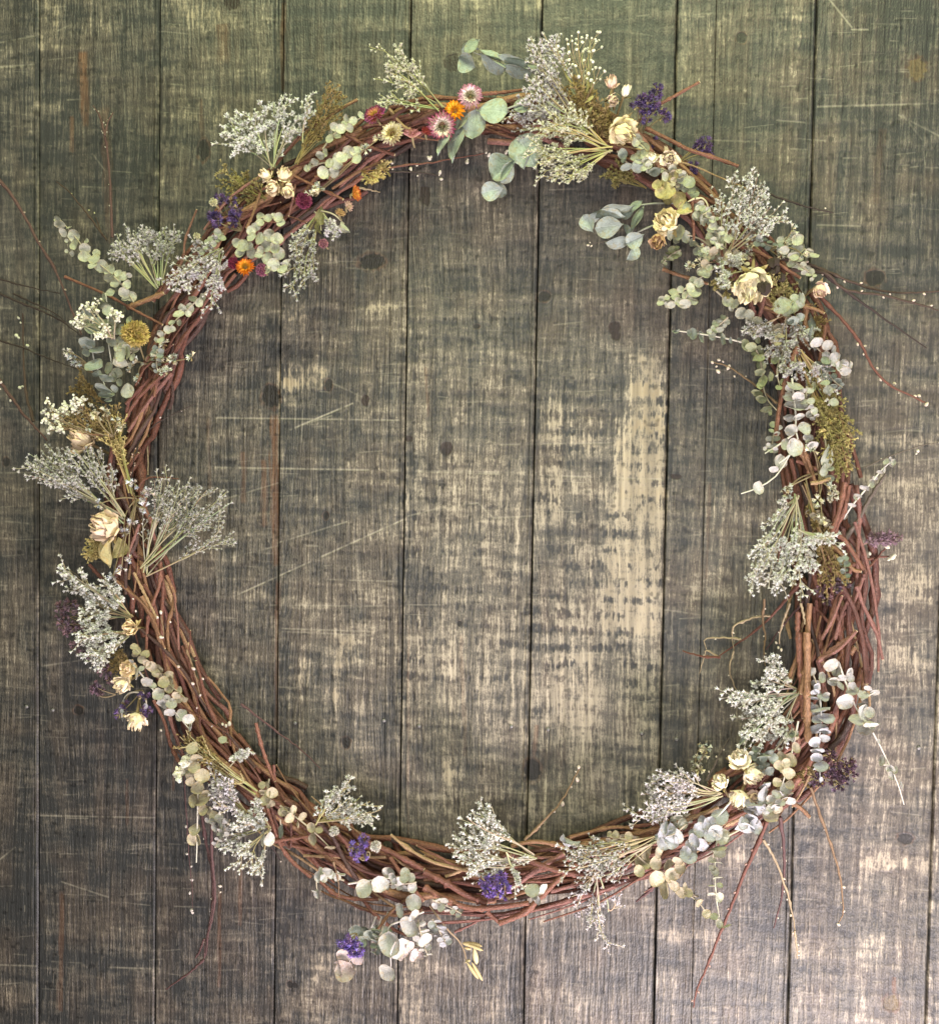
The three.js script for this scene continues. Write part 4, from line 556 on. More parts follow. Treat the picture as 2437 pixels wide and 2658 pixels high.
spray('filler_sprig', 'small mustard brown tuft on the inner edge below the big drooping statice', FI, [640, 1100], [[380, 950], [420, 1010], [470, 960], [500, 1040], [420, 1080], [330, 1000], [450, 1040], [520, 1000]], { f: 'olive', col: [.24, .17, .07], fl: .0046, cover: .45, z: .05 });
const nod = euc('nodding ivory bell blooms on a curled pale stem, upper right', [[[1010, 1180], [1060, 1180], [1095, 1225], [1090, 1280], [1060, 1300]], [[1000, 1180], [950, 1205]], [[1130, 1350], [1080, 1290]]], [[950, 1240, 56, 60], [935, 1225, 40, 46], [1040, 1225, 60, 56], [1060, 1250, 50], [1030, 1300, 50, 60], [1050, 1330, 44, 80], [1065, 1360, 36, 50], [1025, 1250, 40]], { c: 'pale', broad: 1, stem: [.52, .46, .30], name: 'nodding_flower', cat: 'dried flower', z: .082 });
euc('large pale sage folded leaves floating inside the ring, upper right', [[[850, 1215], [700, 1218], [560, 1235], [420, 1250], [280, 1290]], [[720, 1370], [600, 1420], [500, 1480]]], [[215, 1365, 115, 130, 150], [265, 1290, 60, 140, 62], [370, 1385, 190, 160, 85], [375, 1320, 50, 190, 95], [430, 1262, 66, 230, 75], [575, 1240, 100, 80, 40], [580, 1330, 80, 190, 12], [455, 1490, 70, 210, 78], [560, 1480, 130, 120, 60], [530, 1570, 90, 130, 30], [500, 1440, 50, 130, 160], [510, 1290, 50, 110, 60]], { ...SD, c: 'silver', z: .07 });
rose('butter yellow dried rose with ragged petals, inner edge, upper right', 800, 1350, 108, [-.35, .2, .85], { c: [0.81, 0.72, 0.46], n: [3, 5, 5] });
rose('withered ochre brown rose hanging under the butter yellow one, upper right', 735, 1485, 76, [-.1, -.7, .5], { c: [0.46, 0.30, 0.17], n: [2, 4, 3], sep: 1 });
euc('pale olive eucalyptus pair on a thin stem across the vines, upper right', [[[1150, 1560], [1040, 1480], [950, 1450], [800, 1440]]], [[895, 1435, 76, 110], [930, 1465, 70, 90], [815, 1450, 46, 80], [790, 1425, 40, 70], [870, 1480, 50, 70], [985, 1505, 40, 60]], { c: 'sage' });
twig('fallen-looking pale bud cluster on a hair-thin stalk below the sage leaves', [[420, 1500], [330, 1500], [230, 1520]], { r: 3, c: 'grey', z: .02, buds: [[215, 1525, 30], [240, 1530, 24], [230, 1505, 14]] });
spray('statice_sprig', 'wide greyish white statice spray on the outer upper right', ST, [1240, 1600], [[1270, 1030], [1390, 1000], [1470, 990], [1520, 1080], [1460, 1130], [1380, 1110], [1110, 1100], [1300, 1200], [1220, 1300], [1350, 1270], [1450, 1250], [1560, 1240], [1650, 1210], [1660, 1320], [1560, 1380], [1480, 1370], [1420, 1450], [1300, 1400], [1340, 1160], [1420, 1190], [1500, 1160], [1220, 1180], [1180, 1400], [1380, 1350], [1500, 1300], [1350, 1480], [1480, 1480], [1270, 1330], [1400, 1060]], { f: 'white', col: [.26, .20, .13], fl: .0038, cover: .42, side: 3, step: .0026, z: .07 });
euc('bunch of crumpled ivory blooms in the middle of the vines, upper right', [[[1200, 1560], [1170, 1450], [1130, 1370]]], [[1140, 1440, 84], [1110, 1470, 60], [1180, 1500, 80], [1150, 1380, 70], [1120, 1410, 60], [1250, 1480, 60], [1200, 1460, 70], [1160, 1530, 50], [1190, 1420, 60], [1135, 1490, 50], [1070, 1570, 50], [1090, 1555, 40], [1200, 1540, 40], [1130, 1340, 50], [1100, 1260, 40], [1110, 1300, 44]], { c: 'pale', broad: 1, kind: 3, name: 'crumpled_bloom', cat: 'dried flower', z: .078 });
heads('pale_bloom', 'loose pale greenish blooms at the right end of the greyish white statice', 'dried flower', [1560, 1560], [[1750, 1490, 1], [1700, 1560, .8], [1650, 1520, .7], [1640, 1590, .8], [1790, 1590, .7], [1720, 1410, .5]], { f: 'cream', rad: 36, n: 14, cal: 0 });
frame('E');
rose('biggest rose of the wreath, pale yellow with a dark hole in its side, right arm', 705, 560, 122, [-.1, -.8, .5], { c: [0.81, 0.76, 0.54], n: [4, 6, 6], sep: 6, sc: [.44, .36, .15], z: .085 });
{ const t = thing('seed_sprig', 'dark brown dried seed heads behind and beside the biggest rose', 'seed head', null, p(840, 430, .07)), c = mat([.035, .022, .016], .9); for (const [u, v, s] of [[840, 430, 34], [850, 470, 26], [785, 585, 36], [765, 570, 24], [885, 520, 26], [820, 500, 22]]) { const b = part(t, 'seed', ballT.geo ??= (() => { const g = new THREE.IcosahedronGeometry(1, 2), q = g.attributes.position; for (let k = 0; k < q.count; k++) { const v = V3().fromBufferAttribute(q, k), s = 1 + (noise(v.x * 4 + 5, v.y * 4 + v.z * 6) - .5) * .5; q.setXYZ(k, v.x * s, v.y * s, v.z * s); } g.computeVertexNormals(); return g; })(), c); b.position.copy(p(u, v, u === 785 || u === 765 ? .100 : .072).sub(t.position)); b.scale.setScalar(sz(s)); } }
rose('pinkish tan papery rosebud on a bent stem at the outer right', 1120, 590, 62, [.15, -.6, .7], { c: [0.79, 0.63, 0.50], n: [3, 4, 3], stem: [1010, 650], z: .06 });
spray('filler_sprig', 'bushy mustard tuft left of the biggest rose', FI, [600, 520], [[480, 540], [500, 580], [540, 620], [470, 570], [560, 560], [590, 480]], { f: 'olive', col: [.24, .17, .07], fl: .0048, cover: .6 });
euc('pale eucalyptus sprig hanging left inside the ring by the bare stick end', [[[600, 400], [480, 460], [380, 530], [320, 610], [280, 690]]], [[410, 500, 76, 60], [440, 490, 50], [355, 545, 62], [385, 550, 56], [330, 580, 60], [355, 605, 84, 66], [310, 635, 66], [300, 670, 70, 44], [345, 665, 60, 44], [275, 675, 50], [295, 700, 30], [395, 480, 50], [450, 460, 40]], { c: 'pale' });
euc('greenish eucalyptus tip hanging left, farthest into the ring, right arm', [[[340, 560], [240, 620], [140, 665]]], [[225, 605, 56, 40], [240, 640, 56, 44], [200, 670, 60, 44], [160, 650, 50, 36], [150, 675, 44, 34], [190, 640, 36], [215, 680, 50, 36], [270, 590, 44], [255, 660, 40]], { c: 'pale', z: .055 });
euc('string of small round ivory eucalyptus leaves below the biggest rose', [[[490, 600], [560, 660], [640, 720], [770, 800]]], [[555, 668, 66], [580, 700, 36, 50], [605, 680, 40, 62], [640, 735, 70], [690, 745, 58], [675, 775, 40, 60], [738, 788, 60, 50], [545, 640, 40], [700, 780, 44]], { c: 'pale' });
euc('slender eucalyptus stem with paired leaves pointing left, right arm', [[[690, 925], [600, 900], [480, 875], [350, 855], [235, 840]]], [[350, 860, 46, 70], [395, 882, 34, 72], [465, 865, 50, 72], [515, 890, 30, 76], [575, 900, 24, 40], [325, 855, 24, 40], [245, 838, 16, 40, 60], [240, 850, 16, 40, 110], [625, 905, 26, 40]], { c: 'grey', z: .05, stem: [.60, .56, .46] });
euc('broad olive leaf with ivory petals right of the biggest rose', [[[860, 760], [900, 700], [960, 660]]], [[890, 685, 96, 104], [950, 690, 86, 96], [920, 720, 70], [1000, 655, 66, 90], [1015, 640, 40, 60], [965, 640, 46]], { c: 'sage', broad: 1, kind: 2, name: 'leaf_stem', cat: 'leaf', z: .074 });
spray('statice_sprig', 'silvery statice arching over the right arm below the biggest rose', ST, [930, 740], [[655, 835], [690, 870], [740, 880], [800, 880], [850, 920], [900, 860], [960, 850], [1010, 850], [850, 970], [920, 980], [980, 960], [1040, 890], [1085, 930], [870, 1000], [800, 1030], [1000, 990], [950, 1060], [910, 1090], [1060, 860], [760, 850], [890, 920], [960, 910]], { f: 'grey', col: [.28, .23, .13], fl: .0042, cover: .45, side: 3, step: .0026 });
spray('statice_sprig', 'silvery statice hanging straight down the right arm, under the arching one', ST, [990, 950], [[1100, 1070], [1150, 1080], [1030, 1110], [1050, 1160], [980, 1120], [1130, 1120], [1175, 1215], [1150, 1175], [930, 1110], [1010, 1060], [1165, 1100]], { f: 'lilac', col: [.30, .24, .12], fl: .0042, cover: .4, step: .0026 });
euc('white eucalyptus leaves jutting out to the right of the right arm', [[[1060, 900], [1150, 990], [1290, 1070]]], [[1205, 1015, 70, 84], [1160, 990, 50, 44], [1265, 1045, 60, 50], [1275, 1082, 66, 44], [1235, 1060, 40, 60], [1195, 960, 30, 60, 30], [1100, 910, 76, 50], [1165, 925, 66, 50], [1300, 1050, 24, 44]], { c: 'white' });
euc('long trailing eucalyptus down the right arm, one tan leaf, bare white tip pointing left', [[[950, 1130], [960, 1230], [972, 1350], [975, 1460], [985, 1500], [935, 1600], [850, 1730], [740, 1800], [640, 1835]], [[975, 1460], [880, 1530], [785, 1590]], [[935, 1600], [870, 1650]]], [[965, 1180, 100, 44], [935, 1190, 50], [990, 1195, 50, 34], [960, 1250, 118, 60], [990, 1240, 70, 50], [975, 1310, 130, 80], [935, 1362, 70, 36], [990, 1365, 70, 34], [945, 1440, 76, 60], [1020, 1445, 80, 70], [955, 1555, 96, 104], [915, 1535, 50, 66], [870, 1640, 70, 84], [840, 1680, 56, 34], [745, 1800, 60, 76], [785, 1560, 24], [805, 1535, 24], [850, 1560, 30, 20], [1075, 1530, 66, 40], [1080, 1560, 30], [1050, 1490, 60, 40]], { c: 'white', stem: [.60, .57, .48], z: .082 });
spray('filler_sprig', 'long golden olive filler column down the outer right arm', FI, [1010, 1000], [[1100, 1230], [1180, 1280], [1220, 1340], [1160, 1400], [1210, 1450], [1280, 1480], [1330, 1510], [1150, 1330], [1070, 1310], [1200, 1540], [1260, 1600], [1310, 1680], [1280, 1720], [1240, 1690], [1120, 1360], [1250, 1400], [1150, 1480], [1270, 1540], [1200, 1250], [1300, 1620], [1190, 1600]], { f: 'olive', col: [.25, .19, .07], fl: .0042, cover: .5, side: 4, curl: .12 });
spray('filler_sprig', 'yellow flecks of dried blossom on the golden olive filler, outer right arm', FI, [1120, 1250], [[1190, 1380], [1160, 1470], [1270, 1470], [1210, 1610], [1330, 1510], [1240, 1660], [1150, 1580], [1290, 1700]], { f: 'yellow', col: [.3, .22, .08], fl: .006, cover: .12, step: .006, side: 1 });
euc('olive green leaf with grey rim low on the outer right arm', [[[1150, 1480], [1160, 1600], [1150, 1700]]], [[1165, 1610, 96, 130, 0], [1145, 1690, 60, 76], [1175, 1680, 60, 40], [1205, 1275, 50, 50], [1180, 1740, 60, 44], [1195, 1800, 44, 30], [1200, 1835, 66, 30], [1150, 1160, 56, 40], [1170, 1200, 50, 56]], { c: 'sage', broad: 1, kind: 2, name: 'leaf_stem', cat: 'leaf', z: .078 });
twig('stubby twig with pink-white buds and small leaves pointing up left into the ring, right arm', [[860, 1285], [760, 1200], [640, 1110], [560, 1060], [460, 1030]], { r: 6, c: 'tan', z: .05, z1: .04, bc: [.60, .50, .42], buds: [[465, 1035, 30], [490, 1060, 22], [500, 1090, 30], [505, 1020, 26], [560, 1070, 34], [570, 1055, 22], [600, 1120, 22], [670, 1120, 20], [530, 1030, 18]] });
euc('column of small greenish yellow leaves along the inner right arm', [[[720, 930], [760, 1030], [770, 1150], [800, 1260], [860, 1330]]], [[660, 930, 50, 70], [700, 940, 70, 50], [740, 965, 50, 70], [750, 1020, 70, 44], [760, 1050, 60], [755, 1085, 64, 40], [780, 1150, 40, 70], [770, 1170, 40, 60], [740, 1215, 70, 30], [765, 1250, 66, 36], [790, 1310, 70, 30], [805, 1335, 30, 50], [810, 1120, 36, 56], [740, 900, 40], [720, 990, 40, 30]], { c: 'green', z: .058 });
heads('pale_bloom', 'small pale clustered blooms on the vines above the biggest rose', 'dried flower', [560, 420], [[410, 345, .9], [335, 450, .7], [400, 430, .9], [610, 390, .8], [640, 400, .6], [690, 320, .6], [570, 270, .8], [675, 380, .5], [520, 510, .6], [545, 560, .8]], { f: 'cream', rad: 34, n: 12, cal: 0 });
// twigs fanning to the right
twig('longest budded twig sweeping out to the right frame edge, upper right', [[870, 400], [1100, 455], [1250, 520], [1420, 580], [1600, 610], [1848, 600]], { r: 9, c: 'brown', z: .05, z1: .03, buds: 6, bc: [.60, .48, .40], bs: 20 });
twig('budded twig running just under the longest one to the right frame edge', [[930, 470], [1160, 495], [1260, 585], [1500, 625], [1700, 675], [1840, 718]], { r: 9, c: 'brown', z: .055, z1: .03, buds: 7, bc: [.60, .48, .40], bs: 20 });
twig('straight dark twig slanting down right, ending blunt, right of the biggest rose', [[1150, 500], [1300, 615], [1500, 760], [1770, 948]], { r: 8, c: 'dark', z: .045, z1: .02 });
twig('arching reddish twig with pale buds drooping at the far right', [[1120, 630], [1250, 770], [1360, 905], [1440, 1060], [1540, 1170], [1680, 1240], [1780, 1290]], { r: 9, c: 'red', z: .05, z1: .03, bc: [.62, .52, .42], buds: [[1350, 925, 20], [1395, 935, 20], [1385, 985, 20], [1470, 1070, 24], [1490, 1140, 24], [1575, 1165, 26], [1600, 1220, 18], [1700, 1240, 26], [1725, 1238, 30], [1770, 1290, 36]] });
twig('thin dark twig poking out right from behind the greyish white statice', [[560, -90], [790, 0], [950, 60], [1070, 92], [1205, 125]], { r: 7, c: 'dark', z: .03, z1: .02, buds: [[1153, 95, 20]] });
frame('F');
twig('stout dark grey twig slanting up right from the right arm', [[1200, 790], [1290, 660], [1390, 480], [1480, 340]], { r: 16, c: 'grey', z: .05, z1: .05 });
euc('tiny-leaved white eucalyptus tip on the stout dark twig at the right', [[[1190, 650], [1250, 560], [1360, 430], [1450, 320], [1530, 245]]], [[1200, 635, 36, 46], [1220, 560, 26, 50, -30], [1250, 550, 22, 56, 110], [1290, 490, 24, 56, 100], [1270, 510, 20, 40, 130], [1330, 430, 24, 50, 110], [1390, 410, 26, 60, 10], [1350, 440, 22, 44, 150], [1440, 330, 22, 40, 120], [1465, 320, 22, 44, 20], [1490, 265, 26, 50, 40], [1520, 270, 24, 56, 150], [1510, 250, 30, 44], [1540, 265, 26, 44, 10], [1410, 370, 20, 36, 130]], { c: 'white', stem: [.6, .57, .5], z: .062 });
twig('faint hair-thin twig with white buds at the right frame edge', [[1330, 300], [1540, 210], [1740, 145], [1848, 130]], { r: 4, c: 'grey', z: .02, z1: .012, buds: [[1700, 185, 30], [1690, 205, 20], [1848, 130, 20], [1450, 240, 14]], bc: [.62, .56, .5] });
spray('statice_sprig', 'pale green white statice hanging in a dense bunch inside the right arm', ST, [880, 500], [[770, 530], [765, 600], [700, 690], [740, 640], [870, 690], [690, 760], [660, 830], [600, 900], [560, 960], [530, 1060], [550, 1110], [640, 1010], [700, 920], [780, 800], [830, 840], [730, 1165], [800, 1080], [860, 1040], [920, 1180], [900, 1100], [900, 970], [940, 870], [1025, 1000], [980, 930], [600, 1060], [680, 1130], [760, 960], [840, 940], [620, 960], [740, 1050], [870, 770], [650, 1100], [800, 880]], { f: 'white', col: [.34, .31, .20], fl: .0043, cover: .42, side: 3, z: .076 });
spray('statice_sprig', 'short white statice branch lying across the right arm, pointing right', ST, [880, 720], [[940, 800], [1000, 780], [1070, 770], [1130, 800], [1195, 815], [1040, 800], [980, 810]], { f: 'white', fl: .0045, z: .085 });
spray('filler_sprig', 'wispy brown dried stems and seed bits on the middle of the right arm', FI, [930, 400], [[960, 620], [1040, 700], [980, 660], [1090, 860], [1060, 900], [1150, 1000], [1130, 950], [1040, 940], [1100, 1060], [1180, 1060], [1080, 1180], [1000, 700], [1200, 1090]], { f: 'tan', col: [.26, .18, .08], fl: .0044, cover: .3, z: .066 });
heads('mauve_flower', 'faded mauve statice bits wedged into the middle of the right arm', 'mauve statice', [1080, 1240], [[1100, 1080, 1], [1150, 1130, .8], [1040, 1120, .8], [1190, 1010, .7], [1080, 1210, .8], [1200, 1090, .7]], { f: 'mauve', rad: 50, n: 16, z: .06 });
twig('reddish twig slanting down left across the ring with a flat broken end', [[[900, 1080], [760, 1250], [600, 1410], [340, 1592]], [[345, 1602], [210, 1590], [90, 1555]]], { r: 10, c: 'red', z: .055, z1: .025 });
twig('straight dark purplish twig below the pale green statice, right arm inside', [[965, 1160], [880, 1260], [780, 1380], [660, 1550]], { r: 8, c: 'plum', z: .05, z1: .03 });
twig('curled pale tendril hanging down beside the white statice, right arm inside', [[650, 1200], [640, 1330], [655, 1470], [645, 1560], [655, 1660]], { r: 7, c: 'tan', z: .05, z1: .055, buds: 3, bs: 16 });
twig('cream jointed tendril bent like a bracket, inside the right arm', [[[690, 1316], [620, 1320], [530, 1345], [440, 1388], [430, 1470], [440, 1560]], [[440, 1560], [410, 1690], [430, 1760], [475, 1860], [545, 1930]]], { r: 7, c: 'pale', z: .05, z1: .03, buds: 2, bs: 16 });
twig('small cream hooked tendril farthest into the ring, right arm', [[[490, 1475], [400, 1466], [320, 1468], [240, 1482], [252, 1545]], [[330, 1592], [250, 1555], [238, 1600], [205, 1710]]], { r: 6, c: 'pale', z: .035, z1: .03, buds: 1, bs: 14 });
twig('thin cream twig with pink buds at its lower end, inside the right arm', [[825, 1230], [790, 1320], [760, 1420], [750, 1510]], { r: 7, c: 'pale', z: .06, z1: .05, buds: [[730, 1500, 30], [765, 1550, 30], [745, 1535, 22], [775, 1380, 18], [750, 1430, 18]] });
twig('short pale peg-like twig on the vines beside the plum twig', [[900, 1230], [915, 1300], [928, 1375]], { r: 8, c: 'pale', z: .082 });
twig('forked twig with ivory buds pointing right at the outer right arm', [[[1225, 985], [1310, 945], [1400, 920], [1500, 908]], [[1300, 1080], [1370, 980], [1430, 910], [1480, 845]]], { r: 11, c: 'red', z: .05, z1: .04, buds: [[1370, 890, 40], [1530, 910, 46], [1500, 930, 30], [1490, 840, 44], [1350, 975, 34], [1360, 995, 24], [1545, 900, 20]], bc: [.64, .60, .46] });
spray('filler_sprig', 'fuzzy dried plum pink flower on a hair stalk at the outer right arm', FI, [1290, 830], [[1400, 770], [1430, 790], [1480, 760], [1500, 780], [1470, 800], [1540, 770], [1415, 800]], { f: 'mauve', col: [.25, .16, .12], fl: .006, cover: .12, side: 1, z: .05 });
heads('pale_bloom', 'small ivory bud clusters on the right arm above the pale green statice', 'dried flower', [1020, 340], [[1115, 440, .8], [1120, 490, 1], [1110, 510, .8], [1015, 520, .9], [800, 480, .9], [805, 440, .7], [1045, 655, .6], [985, 180, .6], [960, 150, .7]], { f: 'cream', rad: 34, n: 12, cal: 0, z: .08 });
frame('G');
spray('statice_sprig', 'fluffy snow white statice on the inner lower right', ST, [1040, 320], [[600, 360], [690, 370], [740, 400], [820, 140], [890, 130], [800, 290], [930, 200], [860, 250], [780, 350], [975, 260], [720, 480], [750, 550], [690, 635], [800, 600], [880, 630], [965, 640], [990, 590], [830, 500], [900, 450], [920, 550], [850, 400], [780, 440], [840, 340], [760, 500], [860, 580], [940, 480], [880, 200], [830, 440], [650, 385], [770, 620]], { f: 'white', col: [.30, .27, .20], fl: .0046, cover: .45, side: 3 });
rose('ivory dried rose with ruffled petals, topmost of the four at the lower right', 708, 715, 66, [-.45, .65, .5], { c: [0.84, 0.78, 0.61], n: [4, 6, 5], sep: 1 });
rose('ivory dried rose in the middle of the four at the lower right', 768, 790, 68, [.65, -.2, .6], { c: [0.84, 0.78, 0.62], n: [4, 6, 5], sep: 1 });
rose('ivory dried rosebud, leftmost of the four at the lower right', 600, 845, 60, [-.35, .75, .45], { c: [0.83, 0.77, 0.61], n: [4, 5, 3], sep: 2 });
rose('ivory dried rose, lowest of the four at the lower right', 702, 925, 70, [-.4, -.7, .5], { c: [0.84, 0.77, 0.59], n: [4, 6, 4], sep: 1 });
rose('peach tinted small dried rose right of the lowest ivory rose, lower right', 785, 925, 44, [.2, .1, .8], { c: [0.68, 0.53, 0.42], n: [3, 4, 3], sep: 2 });
euc('beige eucalyptus sprig with pale stem right of the ivory roses, lower right', [[[1040, 490], [1000, 680], [945, 860], [880, 1040]]], [[1000, 710, 66, 76], [960, 760, 60], [930, 740, 56], [985, 790, 62], [970, 730, 50], [945, 910, 66, 80], [905, 960, 56], [880, 1030, 90, 66], [915, 990, 60], [860, 1000, 50], [990, 860, 50, 36], [920, 840, 50], [1030, 640, 40, 60], [1020, 580, 46, 26], [950, 690, 40, 60]], { c: 'beige', stem: [.58, .54, .44], z: .08 });
euc('upright white eucalyptus stem with stacked leaf pairs, lower right', [[[1165, 360], [1170, 480], [1155, 640], [1165, 820]]], [[1140, 300, 40, 60], [1135, 320, 50, 36], [1120, 355, 66, 24], [1180, 355, 66, 46], [1160, 412, 110, 34], [1135, 420, 56, 24], [1195, 475, 96, 40], [1150, 485, 60, 30], [1150, 530, 110, 70], [1190, 545, 70, 36], [1130, 600, 70, 60], [1190, 582, 60, 46], [1150, 650, 76, 36], [1145, 695, 66, 56], [1170, 750, 80, 34], [1150, 765, 50, 24], [1165, 825, 24, 34]], { c: 'lilac', stem: [.62, .6, .56], z: .08 });
euc('long white eucalyptus sprig trailing off to the lower right with a bare tip', [[[1270, 150], [1320, 290], [1380, 430], [1470, 560], [1560, 740], [1610, 850], [1645, 968]], [[1560, 740], [1520, 740]], [[1400, 370], [1500, 310]]], [[1225, 160, 84, 70], [1260, 205, 30, 60, 20], [1245, 250, 60, 30], [1290, 240, 50, 40], [1325, 210, 40, 60, 20], [1340, 240, 40, 50], [1355, 285, 40, 50], [1350, 318, 70, 34], [1305, 368, 96, 90], [1410, 340, 60, 40], [1440, 300, 44, 30], [1480, 320, 50, 36], [1410, 392, 50, 30], [1415, 440, 66, 90], [1380, 482, 96, 46], [1460, 492, 90, 40], [1450, 440, 50, 60], [1428, 530, 100, 70], [1570, 765, 40, 50], [1580, 800, 24, 50, 150], [1595, 770, 22, 44, 30], [1520, 715, 20, 60, 15], [1625, 860, 14, 60, 150], [1500, 605, 20, 26], [1275, 290, 26, 60, 150], [1230, 270, 60, 30]], { c: 'white', stem: [.62, .58, .50], z: .07 });
heads('plum_statice', 'dark plum statice head with tan flecks at the outer lower right', 'purple statice', [1050, 770], [[1290, 770, 1.3], [1250, 810, 1], [1330, 800, 1.1], [1320, 730, 1], [1260, 720, 1], [1230, 770, .9], [1130, 800, .9], [1160, 830, .8], [1215, 690, .7], [1280, 850, .9]], { f: 'plum', rad: 50, n: 24, cal: 9, z: .06 });
spray('statice_sprig', 'lavender white statice with forked straw stems pointing left, lower right', ST, [600, 915], [[100, 1030], [150, 1000], [150, 905], [190, 850], [230, 800], [265, 790], [315, 780], [270, 850], [230, 930], [270, 980], [200, 960], [310, 1000], [350, 870], [330, 840], [190, 1070], [240, 1040], [290, 930], [220, 1000], [280, 820], [350, 950], [210, 910]], { f: 'lilac', col: [.42, .35, .21], fl: .0046, cover: .44, side: 3, r: .0007, curl: .4, z: .078 });
euc('bluish white eucalyptus rosette at the left end of the lower right leaves', [[[400, 1080], [320, 1140], [260, 1150]]], [[300, 1130, 100, 120], [270, 1180, 90], [340, 1150, 70, 96], [250, 1120, 60, 80], [310, 1180, 80], [280, 1100, 50, 70], [330, 1190, 60], [240, 1160, 50]], { c: 'lilac', broad: 1, kind: 1, z: .086 });
euc('bluish white eucalyptus sprig with a bare straight stem tip, lower right', [[[655, 950], [590, 1025], [520, 1110], [440, 1210], [380, 1280]]], [[480, 1110, 80], [525, 1080, 70, 90], [560, 1120, 90], [500, 1070, 50, 80], [590, 1040, 100, 70], [480, 1180, 100, 84], [430, 1215, 60, 90], [410, 1270, 96, 50], [445, 1140, 60], [530, 1150, 70], [400, 1240, 70], [455, 1170, 50, 80]], { c: 'lilac', stem: [.62, .6, .58], z: .084 });
euc('white eucalyptus sprig leaning right below the ivory roses, lower right', [[[640, 1145], [720, 1100], [770, 1030], [830, 930], [845, 840]]], [[735, 1100, 106, 70], [715, 1075, 60, 70], [770, 1045, 80, 66], [790, 1095, 60, 84], [800, 975, 100, 50], [770, 1000, 90, 40], [835, 905, 60, 90], [845, 850, 70, 40], [820, 940, 70, 40], [760, 965, 60, 40], [815, 1000, 50]], { c: 'lilac', z: .084 });
euc('yellowish green eucalyptus sprig hanging straight down, lower right', [[[600, 1090], [570, 1200], [562, 1360], [570, 1500], [592, 1640]]], [[600, 1150, 90, 80], [560, 1140, 60], [570, 1212, 110, 40], [590, 1250, 66, 46], [590, 1300, 50, 18], [545, 1290, 44, 18], [560, 1355, 50, 34], [580, 1385, 60, 26], [545, 1335, 40, 18], [545, 1430, 40, 16], [585, 1500, 44, 54], [545, 1480, 50, 30], [590, 1430, 36, 16], [560, 1615, 46, 26], [590, 1650, 40, 50], [630, 1660, 14, 50, 60]], { c: 'pale', stem: [.58, .56, .42], z: .08 });
euc('beige eucalyptus sprig curving down to a trailing tip, lower right', [[[110, 1250], [190, 1320], [290, 1370], [380, 1460], [470, 1530], [520, 1600]]], [[165, 1240, 60, 86, 0], [150, 1300, 96, 66], [222, 1300, 66, 80], [235, 1240, 44, 70], [220, 1390, 76, 90], [310, 1370, 84], [330, 1430, 60, 70], [285, 1450, 44, 110, 180], [370, 1470, 70], [360, 1330, 66, 56], [350, 1285, 60, 50], [290, 1310, 50, 70], [412, 1478, 50, 40], [450, 1490, 40, 24], [470, 1530, 40, 50], [515, 1595, 50, 44], [130, 1350, 60], [390, 1440, 20, 50, 160]], { c: 'beige', z: .08 });
heads('pale_bloom', 'faint white budded stalk in the dark corner inside the lower right', 'dried flower', [450, 830], [[490, 625, .9], [510, 650, .6], [465, 700, .8], [455, 755, 1], [475, 765, .7], [500, 680, .4]], { f: 'cream', rad: 30, n: 9, cal: 1, z: .04 });
twig('short grey twig in the dark corner inside the lower right', [[510, 830], [560, 740], [600, 660], [645, 585]], { r: 6, c: 'grey', z: .04, z1: .03, buds: 3, bs: 18 });
twig('long red twig hanging down to the bottom frame edge, lower right', [[860, 1065], [810, 1190], [740, 1340], [670, 1520], [600, 1690], [520, 1890], [460, 2030], [440, 2130]], { r: 10, c: 'red', z: .055, z1: .02, buds: 9, bc: [.40, .26, .20], bs: 20 });
twig('straw pale hanging twig right of the long red one, lower right', [[[840, 1170], [900, 1270], [965, 1440], [1000, 1560], [1022, 1690]], [[1020, 1690], [1030, 1780], [1035, 1850]]], { r: 7, c: 'pale', z: .05, z1: .03, buds: 4, bs: 18 });
twig('dark hanging twig curving left at its end, lower right', [[935, 1040], [955, 1180], [958, 1330], [945, 1500], [900, 1675]], { r: 9, c: 'plum', z: .05, z1: .025, buds: 5, bs: 14 });
twig('pale hanging twig farthest right with pink buds, lower right', [[1110, 870], [1170, 1040], [1240, 1240], [1285, 1420], [1295, 1590], [1270, 1650]], { r: 7, c: 'tan', z: .05, z1: .03, buds: [[1150, 980, 14], [1190, 1110, 16], [1215, 1175, 14], [1255, 1300, 16], [1300, 1440, 22], [1285, 1530, 16], [1300, 1580, 22], [1270, 1655, 26]] });
twig('short dark twig stub poking down left, bottom right', [[215, 1432], [170, 1480], [112, 1525]], { r: 10, c: 'plum', z: .04, z1: .03 });
frame('H');
spray('statice_sprig', 'silvery statice spread on long straw stems over the bottom right vines', ST, [1610, 600], [[1010, 700], [1060, 750], [1100, 830], [1200, 630], [1150, 690], [1250, 700], [1300, 760], [1200, 800], [1270, 850], [1170, 870], [1080, 930], [920, 830], [1040, 680], [1130, 780], [1230, 760], [1340, 830], [980, 700], [1020, 740]], { f: 'grey', col: [.42, .36, .21], fl: .0042, cover: .36, side: 3, r: .0007, z: .082, curl: .25 });
spray('statice_sprig', 'white statice strand dangling below the bottom right vines', ST, [1190, 820], [[1040, 1020], [1070, 1120], [1160, 1130], [1180, 1200], [1230, 1290], [1275, 1335], [1230, 1040], [1325, 1010], [1060, 970], [1110, 1080], [1370, 900], [1200, 1160], [1080, 1050], [1140, 1190]], { f: 'lilac', col: [.48, .42, .28], fl: .0040, cover: .5, step: .0028, z: .06 });
